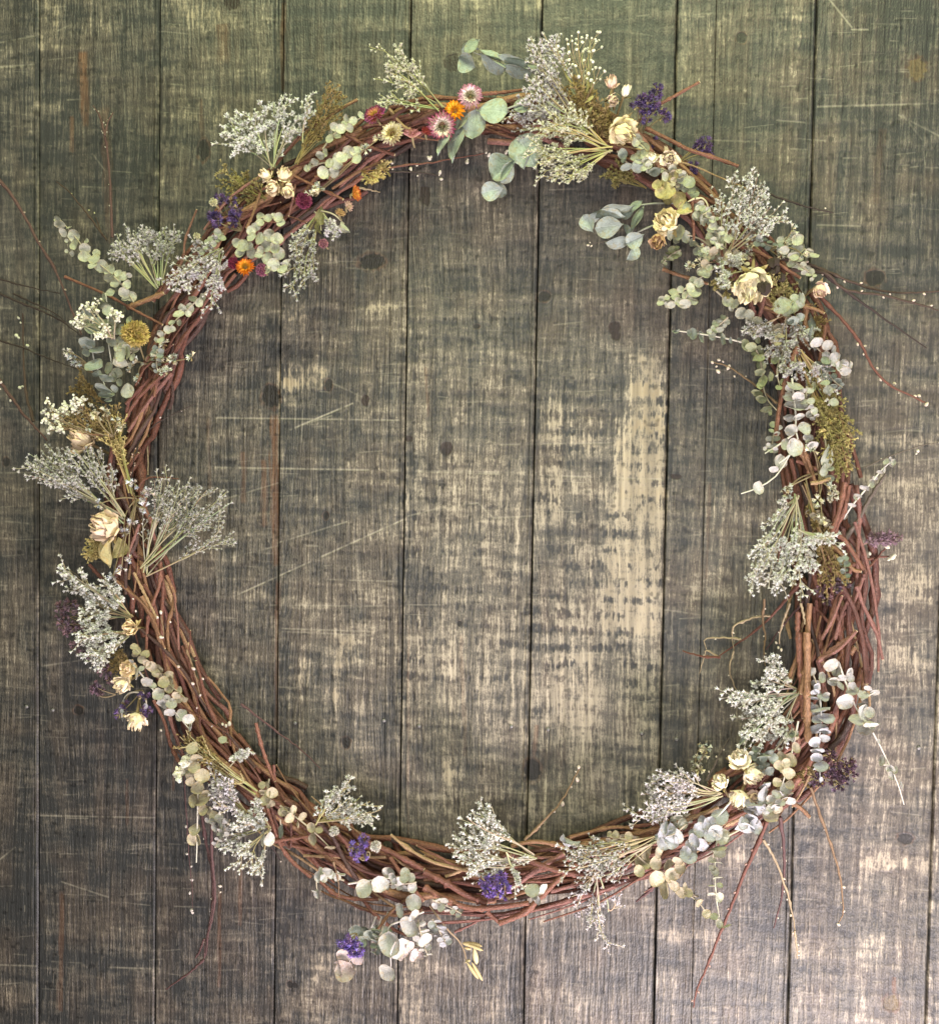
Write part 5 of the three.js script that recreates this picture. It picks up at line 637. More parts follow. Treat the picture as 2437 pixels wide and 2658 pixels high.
spray('statice_sprig', 'white statice sprig leaning up left at the bottom of the ring, right of centre', ST, [770, 715], [[345, 345], [430, 370], [300, 460], [380, 420], [260, 540], [170, 660], [190, 690], [270, 740], [330, 590], [400, 540], [440, 460], [420, 630], [280, 860], [310, 800], [450, 690], [330, 690], [400, 790], [500, 830], [470, 760], [500, 560], [370, 500], [290, 620], [230, 620], [350, 740], [440, 580]], { f: 'white', col: [.38, .34, .22], fl: .0045, curl: .4, cover: .42, side: 3, z: .078 });
spray('statice_sprig', 'two loose white statice strands drooping over the bottom vines', ST, [560, 700], [[640, 940], [690, 740], [650, 900], [640, 860]], { f: 'white', col: [.50, .44, .28], cover: .3, z: .088 });
heads('violet_statice', 'bright violet statice on the bottom vines, right of centre', 'purple statice', [540, 1000], [[430, 900, 1], [470, 880, 1], [520, 880, .9], [490, 940, 1], [420, 940, .8], [550, 920, .8], [560, 990, .6], [450, 960, .7]], { f: 'violet', rad: 48, n: 22, cal: 4, z: .08 });
euc('white leaf pair like a butterfly on the bottom vines', [[[800, 1030], [760, 970], [740, 930]]], [[742, 955, 100, 66], [800, 942, 50, 100, 40], [775, 1015, 56, 80, 160], [760, 985, 40, 60]], { c: 'white', z: .092 });
{ const t = thing('seed_pod', 'tan husk pods hanging on a thin stalk below the bottom vines', 'seed pod', null, p(320, 1400, .04)), c = [mat([.56, .45, .22], .75), mat([.50, .39, .19], .75), mat([.60, .50, .28], .75)]; const pod = new THREE.LatheGeometry([[.01, -1], [.10, -.8], [.17, -.3], [.19, .2], [.14, .7], [.02, 1]].map(a => new THREE.Vector2(...a)), 9); let k = 0; for (const [u, v, L, rot, w = 1] of [[330, 1325, 140, 95, 1.5], [355, 1345, 110, 110, 1.1], [352, 1405, 120, 170, 1.9], [335, 1505, 140, 145, 1], [365, 1510, 150, 150, .9], [300, 1440, 46, 60, 2.6], [300, 1352, 50, 100, 2]]) { const b = part(t, 'pod', pod, c[k++ % 3]); b.position.copy(p(u, v, .045 + .004 * (k % 3)).sub(t.position)); b.rotation.set(.1, 0, -rot * Math.PI / 180); const s = sz(L) * .5; b.scale.set(s * w, s, s * w); } part(t, 'stem', tubeGeo(smooth([p(40, 1060, .055), p(170, 1230, .05), p(240, 1300, .045), p(280, 1380, .045), p(290, 1440, .045)].map(v => v.sub(t.position)), 14), .0011, .0008, 6), mat([.30, .22, .13], .8)); }
twig('upright budded twig rising from the bottom vines, right of centre', [[690, 610], [800, 500], [930, 360], [1000, 240], [1070, 110]], { r: 8, c: 'tan', z: .06, z1: .035, buds: [[1050, 195, 40], [1010, 245, 18], [950, 360, 40], [890, 410, 34], [815, 490, 18], [790, 520, 24], [1060, 110, 26], [1040, 140, 18]], bc: [.60, .50, .42] });
euc('lilac petal curl on the bottom right vines', [[[1060, 650], [1020, 620], [960, 590]]], [[985, 610, 90, 44], [1030, 620, 80, 36], [965, 595, 40, 60]], { c: 'lilac', broad: 1, kind: 3, name: 'leaf_stem', cat: 'leaf' });
frame('L');
spray('statice_sprig', 'straw coloured spike with tiny brown seeds, lower left outer edge', ST, [800, 400], [[290, 30], [340, 10], [370, 60], [420, 50], [330, 90], [490, 150], [540, 200], [450, 170], [600, 260], [410, 110], [560, 250]], { f: 'tan', col: [.52, .42, .22], fl: .0042, cover: .4, step: .004, spread: .003, r: .001, curl: .1, z: .074 });
spray('statice_sprig', 'short white statice spike bending right across the lower left vines', ST, [610, 230], [[750, 122], [690, 122], [720, 115], [640, 160], [660, 150]], { f: 'white', fl: .0042, cover: .8, z: .08 });
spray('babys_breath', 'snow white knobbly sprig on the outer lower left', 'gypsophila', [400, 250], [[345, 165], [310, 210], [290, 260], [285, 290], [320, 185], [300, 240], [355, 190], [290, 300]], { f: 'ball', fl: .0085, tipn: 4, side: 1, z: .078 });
euc('beige eucalyptus sprig on the lower left ending in a bare white stem hanging down', [[[420, 90], [400, 230], [405, 420], [402, 520], [400, 680], [395, 835]]], [[370, 110, 80, 60], [400, 165, 84, 60], [385, 235, 80, 60], [432, 275, 84, 90], [360, 285, 66], [355, 315, 60], [405, 367, 86, 66], [460, 390, 60, 50], [425, 430, 120, 76], [380, 440, 66, 84], [440, 500, 66, 60], [480, 505, 60, 66], [510, 540, 66, 60], [385, 625, 76, 56], [370, 685, 56, 84], [410, 690, 44, 70], [400, 525, 24, 40]], { c: 'beige', stem: [.64, .60, .50], z: .08 });
euc('white eucalyptus leaves at the lower end of the beige sprig, lower left', [[[480, 480], [530, 560], [560, 660]]], [[520, 610, 50, 66], [550, 590, 50, 80], [560, 645, 44, 80], [500, 570, 50], [540, 550, 60, 50], [465, 565, 40]], { c: 'white', z: .082 });
spray('statice_sprig', 'lavender grey statice in the middle of the lower left leaves', ST, [720, 520], [[490, 330], [520, 380], [500, 430], [560, 330], [600, 380], [590, 440], [510, 470], [560, 480], [620, 500], [540, 290], [490, 270], [580, 300], [540, 420], [610, 330], [630, 450], [500, 300], [560, 390]], { f: 'lilac', col: [.36, .30, .15], fl: .0044, cover: .45, side: 3, z: .082 });
spray('statice_sprig', 'bright white statice with trailing strands below the lower left vines', ST, [860, 610], [[660, 540], [690, 560], [730, 520], [780, 450], [800, 540], [760, 600], [820, 580], [700, 590], [590, 755], [645, 865], [640, 620], [660, 730], [685, 780], [760, 880], [800, 890], [820, 800], [770, 910], [780, 480], [720, 560], [780, 560], [590, 700]], { f: 'white', col: [.36, .30, .16], fl: .0045, cover: .36, side: 3, z: .08 });
euc('small taupe eucalyptus sprig of paired leaves on the lower left vines', [[[860, 300], [850, 380], [855, 480]]], [[815, 340, 50, 44], [855, 338, 36, 50], [828, 385, 66, 50], [876, 388, 60, 70], [855, 395, 50], [838, 440, 76, 50], [872, 450, 60, 50], [855, 470, 40]], { c: 'beige', z: .084 });
euc('thin eucalyptus sprig with scattered small leaves lying over the bottom left vines', [[[930, 470], [1010, 530], [1090, 590], [1170, 660], [1260, 750]]], [[945, 510, 40, 60], [980, 490, 66, 50], [1005, 495, 36, 60], [985, 548, 50, 66], [1070, 538, 40, 60], [1020, 530, 20, 60], [1135, 610, 60, 66], [1150, 685, 60, 80], [1180, 630, 50, 30], [1250, 732, 70, 36], [960, 520, 50], [1050, 590, 20, 50]], { c: 'beige', z: .078 });
euc('pair of large white heart-shaped leaves at the lower left', [[[870, 620], [842, 690]]], [[820, 682, 66, 96, -10], [862, 684, 66, 96, 10]], { c: 'white', broad: 1, kind: 2, z: .086, name: 'leaf_stem', cat: 'leaf' });
euc('bluish grey oval leaf between the bottom left vines', [[[930, 560], [935, 600]]], [[936, 636, 60, 90, 0]], { c: 'grey', broad: 1, kind: 2, z: .07, name: 'leaf_stem', cat: 'leaf' });
spray('statice_sprig', 'crisp white statice sprig pointing right into the ring, bottom left', ST, [1160, 580], [[1395, 280], [1370, 350], [1280, 350], [1300, 390], [1240, 420], [1200, 450], [1440, 420], [1505, 445], [1575, 495], [1500, 575], [1420, 550], [1330, 500], [1360, 430], [1450, 500], [1480, 540], [1260, 480], [1300, 540], [1400, 480], [1510, 510], [1440, 570]], { f: 'white', col: [.40, .33, .16], fl: .0044, cover: .5, side: 2, z: .075, curl: .12 });
heads('violet_statice', 'violet statice with dry tan sepals on the bottom left vines', 'purple statice', [1500, 800], [[1440, 730, 1], [1410, 760, .9], [1465, 690, .8], [1460, 780, .8], [1400, 740, .7], [1430, 790, .6]], { f: 'violet', rad: 42, n: 20, cal: 6, z: .082 });
globe('small white papery bud beside the violet statice, bottom left', 1540, 732, 30, [.70, .66, .58], { name: 'flower_bud', cat: 'bud', n: 40, l: .7 });
globe('small white bud at the base of the crisp white statice, bottom left', 1275, 635, 28, [.66, .62, .54], { name: 'flower_bud', cat: 'bud', n: 40, l: .7 });
euc('white leaf cluster with a nodding bloom on the outer bottom left edge', [[[1340, 950], [1240, 920], [1170, 930], [1165, 1030]]], [[1180, 925, 66, 84], [1230, 885, 70, 66], [1210, 930, 60], [1255, 910, 50, 60], [1290, 920, 50, 70], [1170, 1035, 50, 60], [1150, 1015, 40, 30], [1190, 890, 40, 60], [1320, 905, 60, 30]], { c: 'white', broad: 1, kind: 1, z: .078 });
const HON = { name: 'honesty_sprig', cat: 'dried leaves', stem: [.60, .54, .50], z: .084, kind: 2 };
euc('large round white leaves on a thin stem across the bottom vines', [[[1365, 972], [1470, 955], [1560, 945], [1700, 925]]], [[1470, 1002, 108, 100], [1565, 970, 106, 100, 170], [1625, 895, 84, 80], [1690, 945, 84, 70], [1660, 935, 60, 76], [1730, 905, 66, 50]], { ...HON, c: 'white' });
euc('hanging round white leaf on a bent pale stem with big leaves above it, bottom centre', [[[1848, 1150], [1730, 1200], [1625, 1250], [1632, 1380], [1638, 1500]]], [[1765, 1240, 118, 130], [1640, 1355, 140, 150], [1685, 1380, 96, 140], [1620, 1530, 120, 112], [1705, 1140, 60, 90, 15], [1848, 1325, 66, 96], [1790, 1090, 100, 104], [1775, 1170, 44, 84]], { ...HON, c: 'white' });
euc('grey translucent-looking round leaves hanging below the bottom left vines', [[[1580, 1180], [1548, 1265], [1480, 1310], [1420, 1360]]], [[1420, 1282, 96, 96], [1505, 1290, 84, 76], [1450, 1350, 76, 66], [1480, 1265, 60], [1535, 1270, 50, 70]], { ...HON, c: 'grey', z: .07 });
euc('blush white overlapping round pods hanging lowest at the bottom left', [[[1545, 1180], [1500, 1270], [1440, 1330], [1390, 1430], [1345, 1540]]], [[1340, 1425, 100, 96], [1425, 1440, 100, 92], [1350, 1485, 116, 96], [1345, 1535, 130, 100], [1310, 1510, 60, 90], [1380, 1530, 60, 90], [1440, 1400, 70]], { ...HON, c: 'blush', z: .076 });
euc('row of small blush pink drops hanging under the bottom vines', [[[1620, 1150], [1590, 1290], [1640, 1370], [1720, 1380], [1848, 1370]], [[1590, 1290], [1540, 1330]]], [[1540, 1340, 50, 36], [1565, 1325, 40], [1720, 1412, 40, 66], [1755, 1372, 44, 66], [1780, 1425, 44, 84], [1820, 1385, 50, 84], [1700, 1440, 30, 50], [1835, 1430, 40, 50]], { ...HON, c: 'blush', z: .07 });
heads('violet_statice', 'bright violet statice lying on the blush white pods, bottom left', 'purple statice', [1420, 1290], [[1350, 1360, .9], [1390, 1340, 1], [1430, 1400, .9], [1390, 1395, 1], [1330, 1350, .6], [1440, 1375, .6]], { f: 'violet', rad: 40, n: 20, cal: 0, z: .092 });
twig('hair-thin hanging twig with white buds, leftmost under the lower left', [[310, 240], [330, 500], [345, 760], [365, 960], [370, 1150]], { r: 4, c: 'plum', z: .05, z1: .02, buds: [[330, 605, 30], [335, 780, 26], [365, 945, 34], [353, 1030, 34], [365, 1140, 36], [370, 1155, 24], [362, 860, 18]], bc: [.62, .56, .5] });
twig('long drooping brown twig ending in a kinked pale tip, lower left', [[[430, 530], [455, 700], [490, 860], [500, 1020], [485, 1200], [455, 1340], [445, 1445]], [[442, 1455], [360, 1530], [280, 1590], [200, 1645]], [[445, 1325], [420, 1390], [390, 1445]]], { r: 10, c: 'plum', z: .05, z1: .025, buds: 3, bs: 18, budStems: 1 });
twig('second drooping brown twig alongside the kinked one, lower left', [[490, 590], [495, 800], [512, 1000], [505, 1150], [470, 1300], [455, 1430]], { r: 9, c: 'plum', z: .055, z1: .03, buds: [[545, 985, 26], [548, 1025, 22], [515, 735, 22], [488, 1150, 18]] });
twig('thin grey twig slanting across the boards inside the ring, lower left', [[680, -180], [800, -90], [920, 5], [1060, 110], [1190, 235]], { r: 7, c: 'plum', z: .03, z1: .008 });
twig('short dark twig poking down right from the lower left vines', [[870, 725], [900, 770], [935, 825]], { r: 6, c: 'dark', z: .05, z1: .03, buds: [[935, 828, 14]] });
twig('straight tan twig hanging between leaves below the bottom left vines', [[1270, 830], [1300, 940], [1307, 1060]], { r: 6, c: 'tan', z: .08, z1: .07 });
frame('K');
heads('mauve_flower', 'hazy faded mauve statice standing off the outer left edge', 'mauve statice', [480, 330], [[170, 210, 1.1], [240, 190, 1.1], [290, 230, .9], [200, 260, .9], [180, 340, 1], [240, 360, 1.1], [300, 340, 1], [230, 410, .9], [280, 510, .9], [170, 300, .7], [310, 400, .8]], { f: 'mauve', rad: 46, n: 16, cal: 0, z: .03 });
heads('mauve_flower', 'small mauve statice flower alone at the outer left, low', 'mauve statice', [570, 860], [[440, 815, 1.2], [420, 830, .8], [460, 835, .6]], { f: 'mauve', rad: 36, n: 16, cal: 0, z: .04 });
heads('mauve_flower', 'dull mauve statice tuft beside the yellow rose petals, outer left', 'mauve statice', [620, 640], [[500, 690, 1.1], [540, 740, .9], [360, 570, .8], [520, 660, .8]], { f: 'mauve', rad: 40, n: 16, z: .05 });
rose('three-lobed yellow dried bloom on the left arm beside the white statice', 680, 365, 78, [-.2, .2, .9], { c: [0.84, 0.70, 0.46], n: [1, 2, 4], sep: 4, sc: [.46, .36, .16] });
rose('golden yellow dried rose, upper of two at the outer left', 660, 670, 70, [.1, .3, .85], { c: [0.84, 0.69, 0.46], n: [3, 4, 4], sep: 2 });
rose('cream dried rose with ruffled rim, lower of two at the outer left', 622, 785, 82, [-.25, -.2, .85], { c: [0.86, 0.77, 0.59], n: [3, 5, 5], sep: 3, sc: [.46, .40, .18] });
rose('cream dried rose hanging upside down, lowest at the outer left', 722, 1045, 92, [0, -.85, .4], { c: [0.86, 0.76, 0.57], n: [2, 5, 5], sep: 4, stem: [745, 880] });
heads('purple_statice', 'small purple statice tufts by the hanging cream rose, outer left', 'purple statice', [770, 830], [[775, 872, .8], [795, 975, 1], [770, 985, .7], [640, 940, .5], [600, 1010, .5]], { f: 'purple', rad: 36, n: 16, z: .07 });
euc('lilac white buds nodding on curved stems left of the hanging cream rose', [[[780, 850], [690, 845], [640, 880], [620, 950], [618, 1030]], [[790, 890], [800, 930]]], [[610, 935, 40, 60, 30], [600, 1000, 44, 60], [622, 1030, 44, 60], [620, 985, 40], [790, 945, 36, 44], [635, 910, 30, 40]], { c: 'lilac', broad: 1, stem: [.58, .53, .42], name: 'nodding_flower', cat: 'dried flower' });
spray('filler_sprig', 'brown feathery filler behind the golden yellow rose, outer left', FI, [700, 640], [[540, 560], [520, 620], [580, 600], [560, 660], [600, 550], [640, 600], [530, 680]], { f: 'tan', col: [.2, .14, .06], cover: .6, z: .055 });
euc('beige white eucalyptus sprig running down the left arm, closest to the vines', [[[695, 500], [780, 590], [870, 660], [950, 770], [1090, 890]]], [[710, 510, 60, 40], [730, 545, 66, 56], [715, 565, 50, 40], [765, 600, 60, 66], [790, 570, 70, 50], [805, 625, 66, 60], [840, 650, 90, 84], [890, 668, 80, 70], [870, 700, 66], [905, 715, 80, 60], [960, 725, 66, 80], [930, 775, 90, 80], [985, 750, 50, 66], [985, 820, 80], [1020, 865, 66, 60], [1070, 885, 76, 50], [960, 820, 60], [1045, 830, 50, 60], [1040, 900, 50]], { c: 'beige', z: .08 });
euc('bluish white eucalyptus sprig down the left arm, second from the vines', [[[700, 640], [760, 710], [860, 840], [1000, 980], [1110, 1110]]], [[740, 710, 44, 90, 10], [805, 755, 90, 76], [765, 670, 50, 36], [890, 860, 92, 84], [920, 925, 90, 80], [955, 890, 66], [985, 935, 84, 66], [970, 985, 84, 60], [1062, 1015, 96, 84], [1110, 1040, 66, 80], [1135, 1080, 36, 60], [845, 800, 60, 30], [1120, 1110, 30, 50], [690, 610, 40, 30]], { c: 'white', z: .084, stem: [.62, .58, .5] });
euc('single ivory leaf flat on the lower left vines above the straw spike', [[[1350, 1200], [1400, 1215]]], [[1360, 1195, 66, 44]], { c: 'pale', name: 'leaf_stem', cat: 'leaf', z: .068 });
twig('short upright red twig with white bud claws, lower left vines', [[1420, 1240], [1400, 1150], [1385, 1080]], { r: 7, c: 'red', z: .06, buds: [[1360, 1080, 24], [1410, 1075, 40], [1385, 1090, 30], [1365, 1130, 22], [1280, 1095, 22], [905, 1125, 24]], bc: [.64, .58, .48] });
twig('budded twig lying along the inner left arm', [[1095, 530], [1140, 660], [1180, 800], [1210, 930]], { r: 7, c: 'tan', z: .06, buds: [[1145, 670, 36], [1140, 780, 36], [1195, 865, 34], [1035, 655, 30], [1215, 745, 26], [1170, 960, 20], [1100, 900, 20]], bc: [.58, .46, .42] });
twig('thin budded twig near the cream peg stick on the left arm', [[905, 280], [925, 400], [920, 450]], { r: 5, c: 'tan', z: .075, buds: [[905, 438, 40], [920, 440, 26], [975, 325, 26], [905, 255, 40], [720, 245, 28], [700, 155, 22], [880, 290, 26]], bc: [.64, .58, .52] });
frame('J');
spray('statice_sprig', 'bright white statice sprig at the outer left, upper of two', ST, [980, 1560], [[440, 1190], [480, 1270], [530, 1340], [620, 1390], [640, 1440], [720, 1400], [790, 1390], [870, 1400], [850, 1480], [770, 1480], [690, 1530], [600, 1540], [640, 1620], [720, 1560], [800, 1560], [700, 1650], [620, 1290], [560, 1330], [750, 1430], [690, 1470], [830, 1440], [740, 1600]], { f: 'white', col: [.30, .25, .15], fl: .0046, cover: .36, side: 3, z: .07 });
spray('statice_sprig', 'bright white statice sprig at the outer left, lower of two', ST, [960, 1690], [[620, 1710], [580, 1740], [660, 1780], [740, 1740], [830, 1700], [790, 1640], [860, 1760], [700, 1830], [600, 1760], [680, 1690], [760, 1690], [800, 1800], [720, 1850], [650, 1870], [770, 1870], [700, 1900], [640, 1660], [640, 1900], [700, 1960]], { f: 'white', col: [.30, .25, .15], fl: .0046, cover: .4, side: 3, z: .074 });
spray('statice_sprig', 'thin white statice twig curving over the left arm', ST, [960, 1540], [[770, 1300], [830, 1330], [870, 1370], [900, 1440], [800, 1310]], { f: 'white', col: [.34, .28, .17], cover: .35, z: .078 });
rose('large tan cream dried rose on the outer left arm', 785, 900, 144, [-.45, .35, .75], { c: [0.75, 0.61, 0.45], n: [4, 6, 5], sep: 3 });
euc('tan petal hanging below the large tan rose, left', [[[830, 1000], [840, 1060]]], [[820, 1090, 120, 210, 190], [850, 1060, 70, 170, 200]], { c: 'yellow', broad: 1, kind: 3, name: 'fallen_petal', cat: 'petal', z: .074 });
spray('grass_head', 'fluffy yellow green grass head under the large tan rose, left', 'grass head', [800, 1000], [[640, 1050], [640, 1090], [680, 1130], [720, 1130], [750, 1100], [660, 1010], [700, 1060], [730, 1040], [690, 1110], [650, 1120]], { f: 'yellow', col: [.46, .42, .20], fl: .005, cover: .8, step: .0016, side: 3, z: .06 });
rose('crumpled tan dried rose half behind the grey statice, outer left', 620, 255, 120, [-.4, .4, .6], { c: [0.70, 0.57, 0.41], n: [3, 5, 5], z: .062, k: 1.05 });
spray('statice_sprig', 'grey green statice spray fanning to the upper left, outer left arm', ST, [910, 840], [[190, 440], [230, 370], [270, 400], [340, 290], [350, 390], [430, 380], [480, 350], [560, 330], [640, 310], [700, 350], [740, 400], [200, 520], [330, 480], [420, 460], [500, 440], [560, 560], [620, 450], [700, 470], [430, 590], [510, 640], [740, 500], [820, 480], [280, 460], [380, 540], [600, 380], [660, 520], [230, 480], [460, 510], [320, 350], [540, 400]], { f: 'grey', col: [.34, .32, .20], fl: .0042, cover: .42, side: 3, step: .0024, z: .072, curl: .12 });
spray('statice_sprig', 'grey statice spray fanning right into the ring from the left arm', ST, [1080, 1235], [[1140, 560], [1200, 560], [1265, 520], [1330, 560], [1420, 610], [1470, 640], [1530, 630], [1680, 640], [1710, 720], [1650, 820], [1560, 740], [1450, 720], [1400, 780], [1350, 690], [1300, 780], [1500, 860], [1650, 880], [1720, 980], [1440, 1000], [1600, 960], [1250, 640], [1240, 740], [1060, 770], [1380, 880], [1560, 800], [1480, 790], [1300, 640], [1390, 660], [1620, 740], [1180, 660]], { f: 'grey', col: [.36, .33, .21], fl: .0040, cover: .36, side: 3, step: .0026, z: .06, curl: .2 });
spray('filler_sprig', 'yellow brown grassy filler standing up on the left arm above the grey statice', FI, [960, 650], [[800, 110], [830, 160], [790, 200], [880, 180], [850, 240], [900, 250], [810, 280], [860, 320], [780, 120], [870, 60], [830, 20], [910, 330]], { f: 'yellow', col: [.38, .30, .12], fl: .0036, cover: .5, r: .0009, curl: .1, z: .066 });
heads('pale_bloom', 'pink-white bud clusters between the two grey statice sprays, left arm', 'dried flower', [1010, 700], [[995, 580, 1], [1050, 680, 1.2], [1100, 640, .8], [985, 860, .8], [920, 940, .6], [900, 1210, .6], [840, 1260, .9], [1070, 760, .6], [730, 735, .5], [960, 1140, .5]], { f: 'lilac', rad: 40, n: 13, cal: 1, z: .075 });
twig('reddish twig arching over the base of the right-hand grey statice, left arm', [[1010, 640], [1060, 560], [1150, 535], [1320, 548]], { r: 8, c: 'red', z: .065, z1: .06 });
twig('straight straw strip standing on the boards right of the left arm', [[1085, 60], [1092, 250], [1094, 520]], { r: 10, c: 'pale', z: .022, z1: .02 });
twig('thin dark plant stalk with tiny seeds in the left arm', [[970, 560], [985, 440], [992, 300]], { r: 4, c: 'dark', z: .06, buds: 8, bs: 16, bc: [.40, .28, .24] });
twig('budded dry stalk on the outer left, above the bright white statice', [[700, 1390], [600, 1290], [490, 1200], [440, 1170]], { r: 5, c: 'grey', z: .05, buds: [[445, 1190, 40], [480, 1260, 50], [500, 1240, 30], [550, 1335, 30], [630, 1290, 40], [610, 1260, 20]], bc: [.66, .64, .54] });
frame('I');
spray('filler_sprig', 'dome of golden brown filler on the left arm', FI, [900, 1900], [[560, 1640], [600, 1640], [700, 1700], [780, 1640], [850, 1600], [880, 1720], [820, 1800], [640, 1720], [540, 1700], [720, 1600], [660, 1590], [500, 1720], [680, 1760], [760, 1740], [740, 1680], [590, 1760]], { f: 'tan', col: [.24, .17, .07], fl: .0044, cover: .5, side: 3, z: .062 });
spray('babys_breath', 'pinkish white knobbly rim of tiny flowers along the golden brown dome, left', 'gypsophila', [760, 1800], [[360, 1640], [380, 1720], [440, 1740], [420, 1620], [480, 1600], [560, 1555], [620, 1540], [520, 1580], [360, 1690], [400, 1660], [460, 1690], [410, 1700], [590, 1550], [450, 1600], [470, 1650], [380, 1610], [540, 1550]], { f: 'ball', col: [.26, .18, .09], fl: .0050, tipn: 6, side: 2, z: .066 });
heads('pale_bloom', 'ivory bud bits scattered on the golden brown dome, left arm', 'dried flower', [840, 1800], [[718, 1635, .8], [780, 1620, .9], [715, 1650, .5], [860, 1690, .6], [905, 1740, .6], [640, 1730, .4]], { f: 'cream', rad: 34, n: 10, cal: 0, z: .085 });
euc('long round-leaved eucalyptus branch pointing up left, outer left', [[[990, 810], [910, 690], [800, 580], [680, 480], [560, 330], [430, 180]]], [[430, 185, 50, 36], [420, 205, 40, 30], [445, 230, 84, 40], [472, 290, 70, 56], [515, 258, 44, 22], [550, 318, 90, 84], [560, 385, 76, 84], [642, 358, 40, 44], [630, 405, 86, 70], [626, 470, 80, 84], [700, 490, 96, 80], [715, 445, 56, 60], [686, 540, 70, 50], [750, 540, 76, 100, 15], [815, 575, 100, 96], [808, 625, 80, 50], [860, 660, 100, 90], [915, 620, 70, 66], [880, 600, 66], [920, 735, 84, 70], [975, 765, 72, 76], [930, 785, 60, 50], [945, 680, 70], [495, 355, 30, 30], [535, 450, 44], [495, 432, 30], [955, 605, 50, 30]], { c: 'pale', z: .062 });
spray('statice_sprig', 'sage grey statice with green stems, outer upper left', ST, [1180, 690], [[820, 380], [850, 445], [870, 360], [930, 300], [1000, 290], [1060, 270], [1120, 300], [1180, 300], [1240, 300], [1300, 310], [1090, 350], [980, 360], [1180, 380], [1245, 430], [1000, 430], [900, 420], [1100, 440], [1040, 320], [950, 350], [1150, 340], [1280, 340], [860, 400], [1220, 350]], { f: 'grey', col: [.34, .33, .18], fl: .0042, cover: .34, side: 3, z: .06, curl: .12 });
spray('statice_sprig', 'pinkish grey statice lying on the left vines under the purple statice', ST, [1640, 430], [[1430, 370], [1530, 400], [1600, 340], [1640, 440], [1560, 480], [1420, 520], [1330, 560], [1290, 650], [1240, 670], [1370, 700], [1470, 640], [1600, 600], [1650, 700], [1560, 860], [1590, 780], [1680, 520], [1510, 560], [1440, 600], [1380, 620], [1540, 680], [1460, 720], [1610, 660], [1570, 560], [1330, 720], [1500, 500]], { f: 'lilac', col: [.28, .24, .15], fl: .0042, cover: .45, side: 3, z: .076 });
euc('pale eucalyptus sprig with round leaf pairs hanging along the inner left vines', [[[1540, 720], [1440, 810], [1340, 900], [1250, 1000], [1180, 1100]]], [[1498, 775, 56, 66], [1465, 812, 44, 66], [1425, 790, 70, 40], [1405, 850, 70, 66], [1350, 850, 66, 50], [1388, 895, 34, 50], [1325, 905, 90, 56], [1275, 960, 60, 40], [1330, 960, 44, 50], [1240, 1010, 60], [1192, 1040, 60, 50], [1190, 1088, 60, 44], [1270, 1005, 40, 50], [1160, 1085, 40]], { c: 'pale', z: .072 });
euc('blue grey eucalyptus with big oval leaf pairs on a pale stem, left arm', [[[700, 900], [680, 1000], [685, 1160], [700, 1250], [760, 1380], [810, 1530]]], [[650, 900, 96, 110], [730, 960, 50, 80], [680, 1005, 110, 80], [648, 1092, 124, 80], [640, 1178, 60, 50], [718, 1175, 110, 50], [698, 1290, 136, 90], [720, 1345, 70, 50], [790, 1350, 110, 50], [770, 1440, 140, 60], [790, 1500, 120, 60], [800, 1540, 60, 30], [850, 1440, 60, 50]], { c: 'grey', stem: [.58, .56, .5], z: .076 });
euc('grey green eucalyptus leaves crowded behind the pale rosette, left arm', [[[780, 740], [800, 900], [800, 1080], [830, 1300]]], [[740, 790, 110, 50], [780, 830, 90, 44], [800, 870, 84], [850, 940, 84, 70], [860, 1010, 84], [830, 1090, 84, 70], [900, 1010, 60, 90], [920, 1060, 66], [770, 770, 44, 70], [820, 740, 66, 60], [790, 960, 70, 50], [900, 1090, 70], [960, 940, 50, 60], [820, 1300, 80, 96], [865, 1330, 60, 80], [840, 1360, 70], [930, 1460, 60, 110], [960, 1440, 50, 76], [890, 1400, 60]], { c: 'sage', z: .07, stem: [.5, .48, .4] });
euc('pale eucalyptus rosette like a small rose on the left arm', [[[1030, 1150], [960, 1180], [900, 1200]]], [[905, 1200, 96, 110], [880, 1250, 90, 76], [915, 1145, 70, 90], [950, 1180, 66, 100], [985, 1215, 50, 60], [860, 1180, 60, 96], [905, 1250, 90, 60], [930, 1150, 50, 70], [1000, 1155, 66, 56], [970, 1280, 40, 50], [875, 1150, 50, 60]], { c: 'pale', z: .084 });
spray('babys_breath', 'tiny white ball flowers around the grey eucalyptus, left arm', 'gypsophila', [850, 1080], [[590, 900], [600, 950], [620, 930], [575, 970], [650, 830], [690, 840], [830, 870], [880, 900], [860, 880], [780, 1020], [740, 1050], [800, 1010], [770, 1000], [660, 860], [610, 970], [870, 930], [720, 1055]], { f: 'ball', col: [.36, .32, .22], fl: .0050, tipn: 5, side: 2, z: .086 });
heads('pale_bloom', 'short white floret spike off the left of the grey eucalyptus', 'dried flower', [690, 1330], [[505, 1190, .8], [525, 1210, .8], [545, 1230, .7], [570, 1245, .8], [495, 1175, .5], [585, 1255, .5]], { f: 'white', rad: 26, n: 12, cal: 0, z: .05 });
globe('shaggy yellow pompom flower on the left arm', 1000, 1045, 74, [.56, .42, .13], { n: 120, l: .8, name: 'pompom_flower', cat: 'pompom flower', stem: [1065, 1230] });
spray('filler_sprig', 'loose mustard filler left of the blue grey eucalyptus, outer left', FI, [760, 1560], [[600, 1350], [580, 1420], [630, 1400], [660, 1440], [560, 1500], [620, 1500], [690, 1480], [540, 1460], [640, 1540]], { f: 'tan', col: [.2, .14, .05], cover: .5, z: .045 });
heads('pale_bloom', 'small cream blossoms and buds on twigs at the inner left arm', 'dried flower', [1080, 1260], [[1170, 1200, 1], [1285, 1230, 1.2], [1240, 1320, .8], [1210, 1120, .7], [1030, 1370, .6], [1025, 1245, .7], [1190, 1330, .5], [1415, 1215, .4], [970, 1290, .6]], { f: 'cream', rad: 36, n: 13, cal: 2, z: .06 });
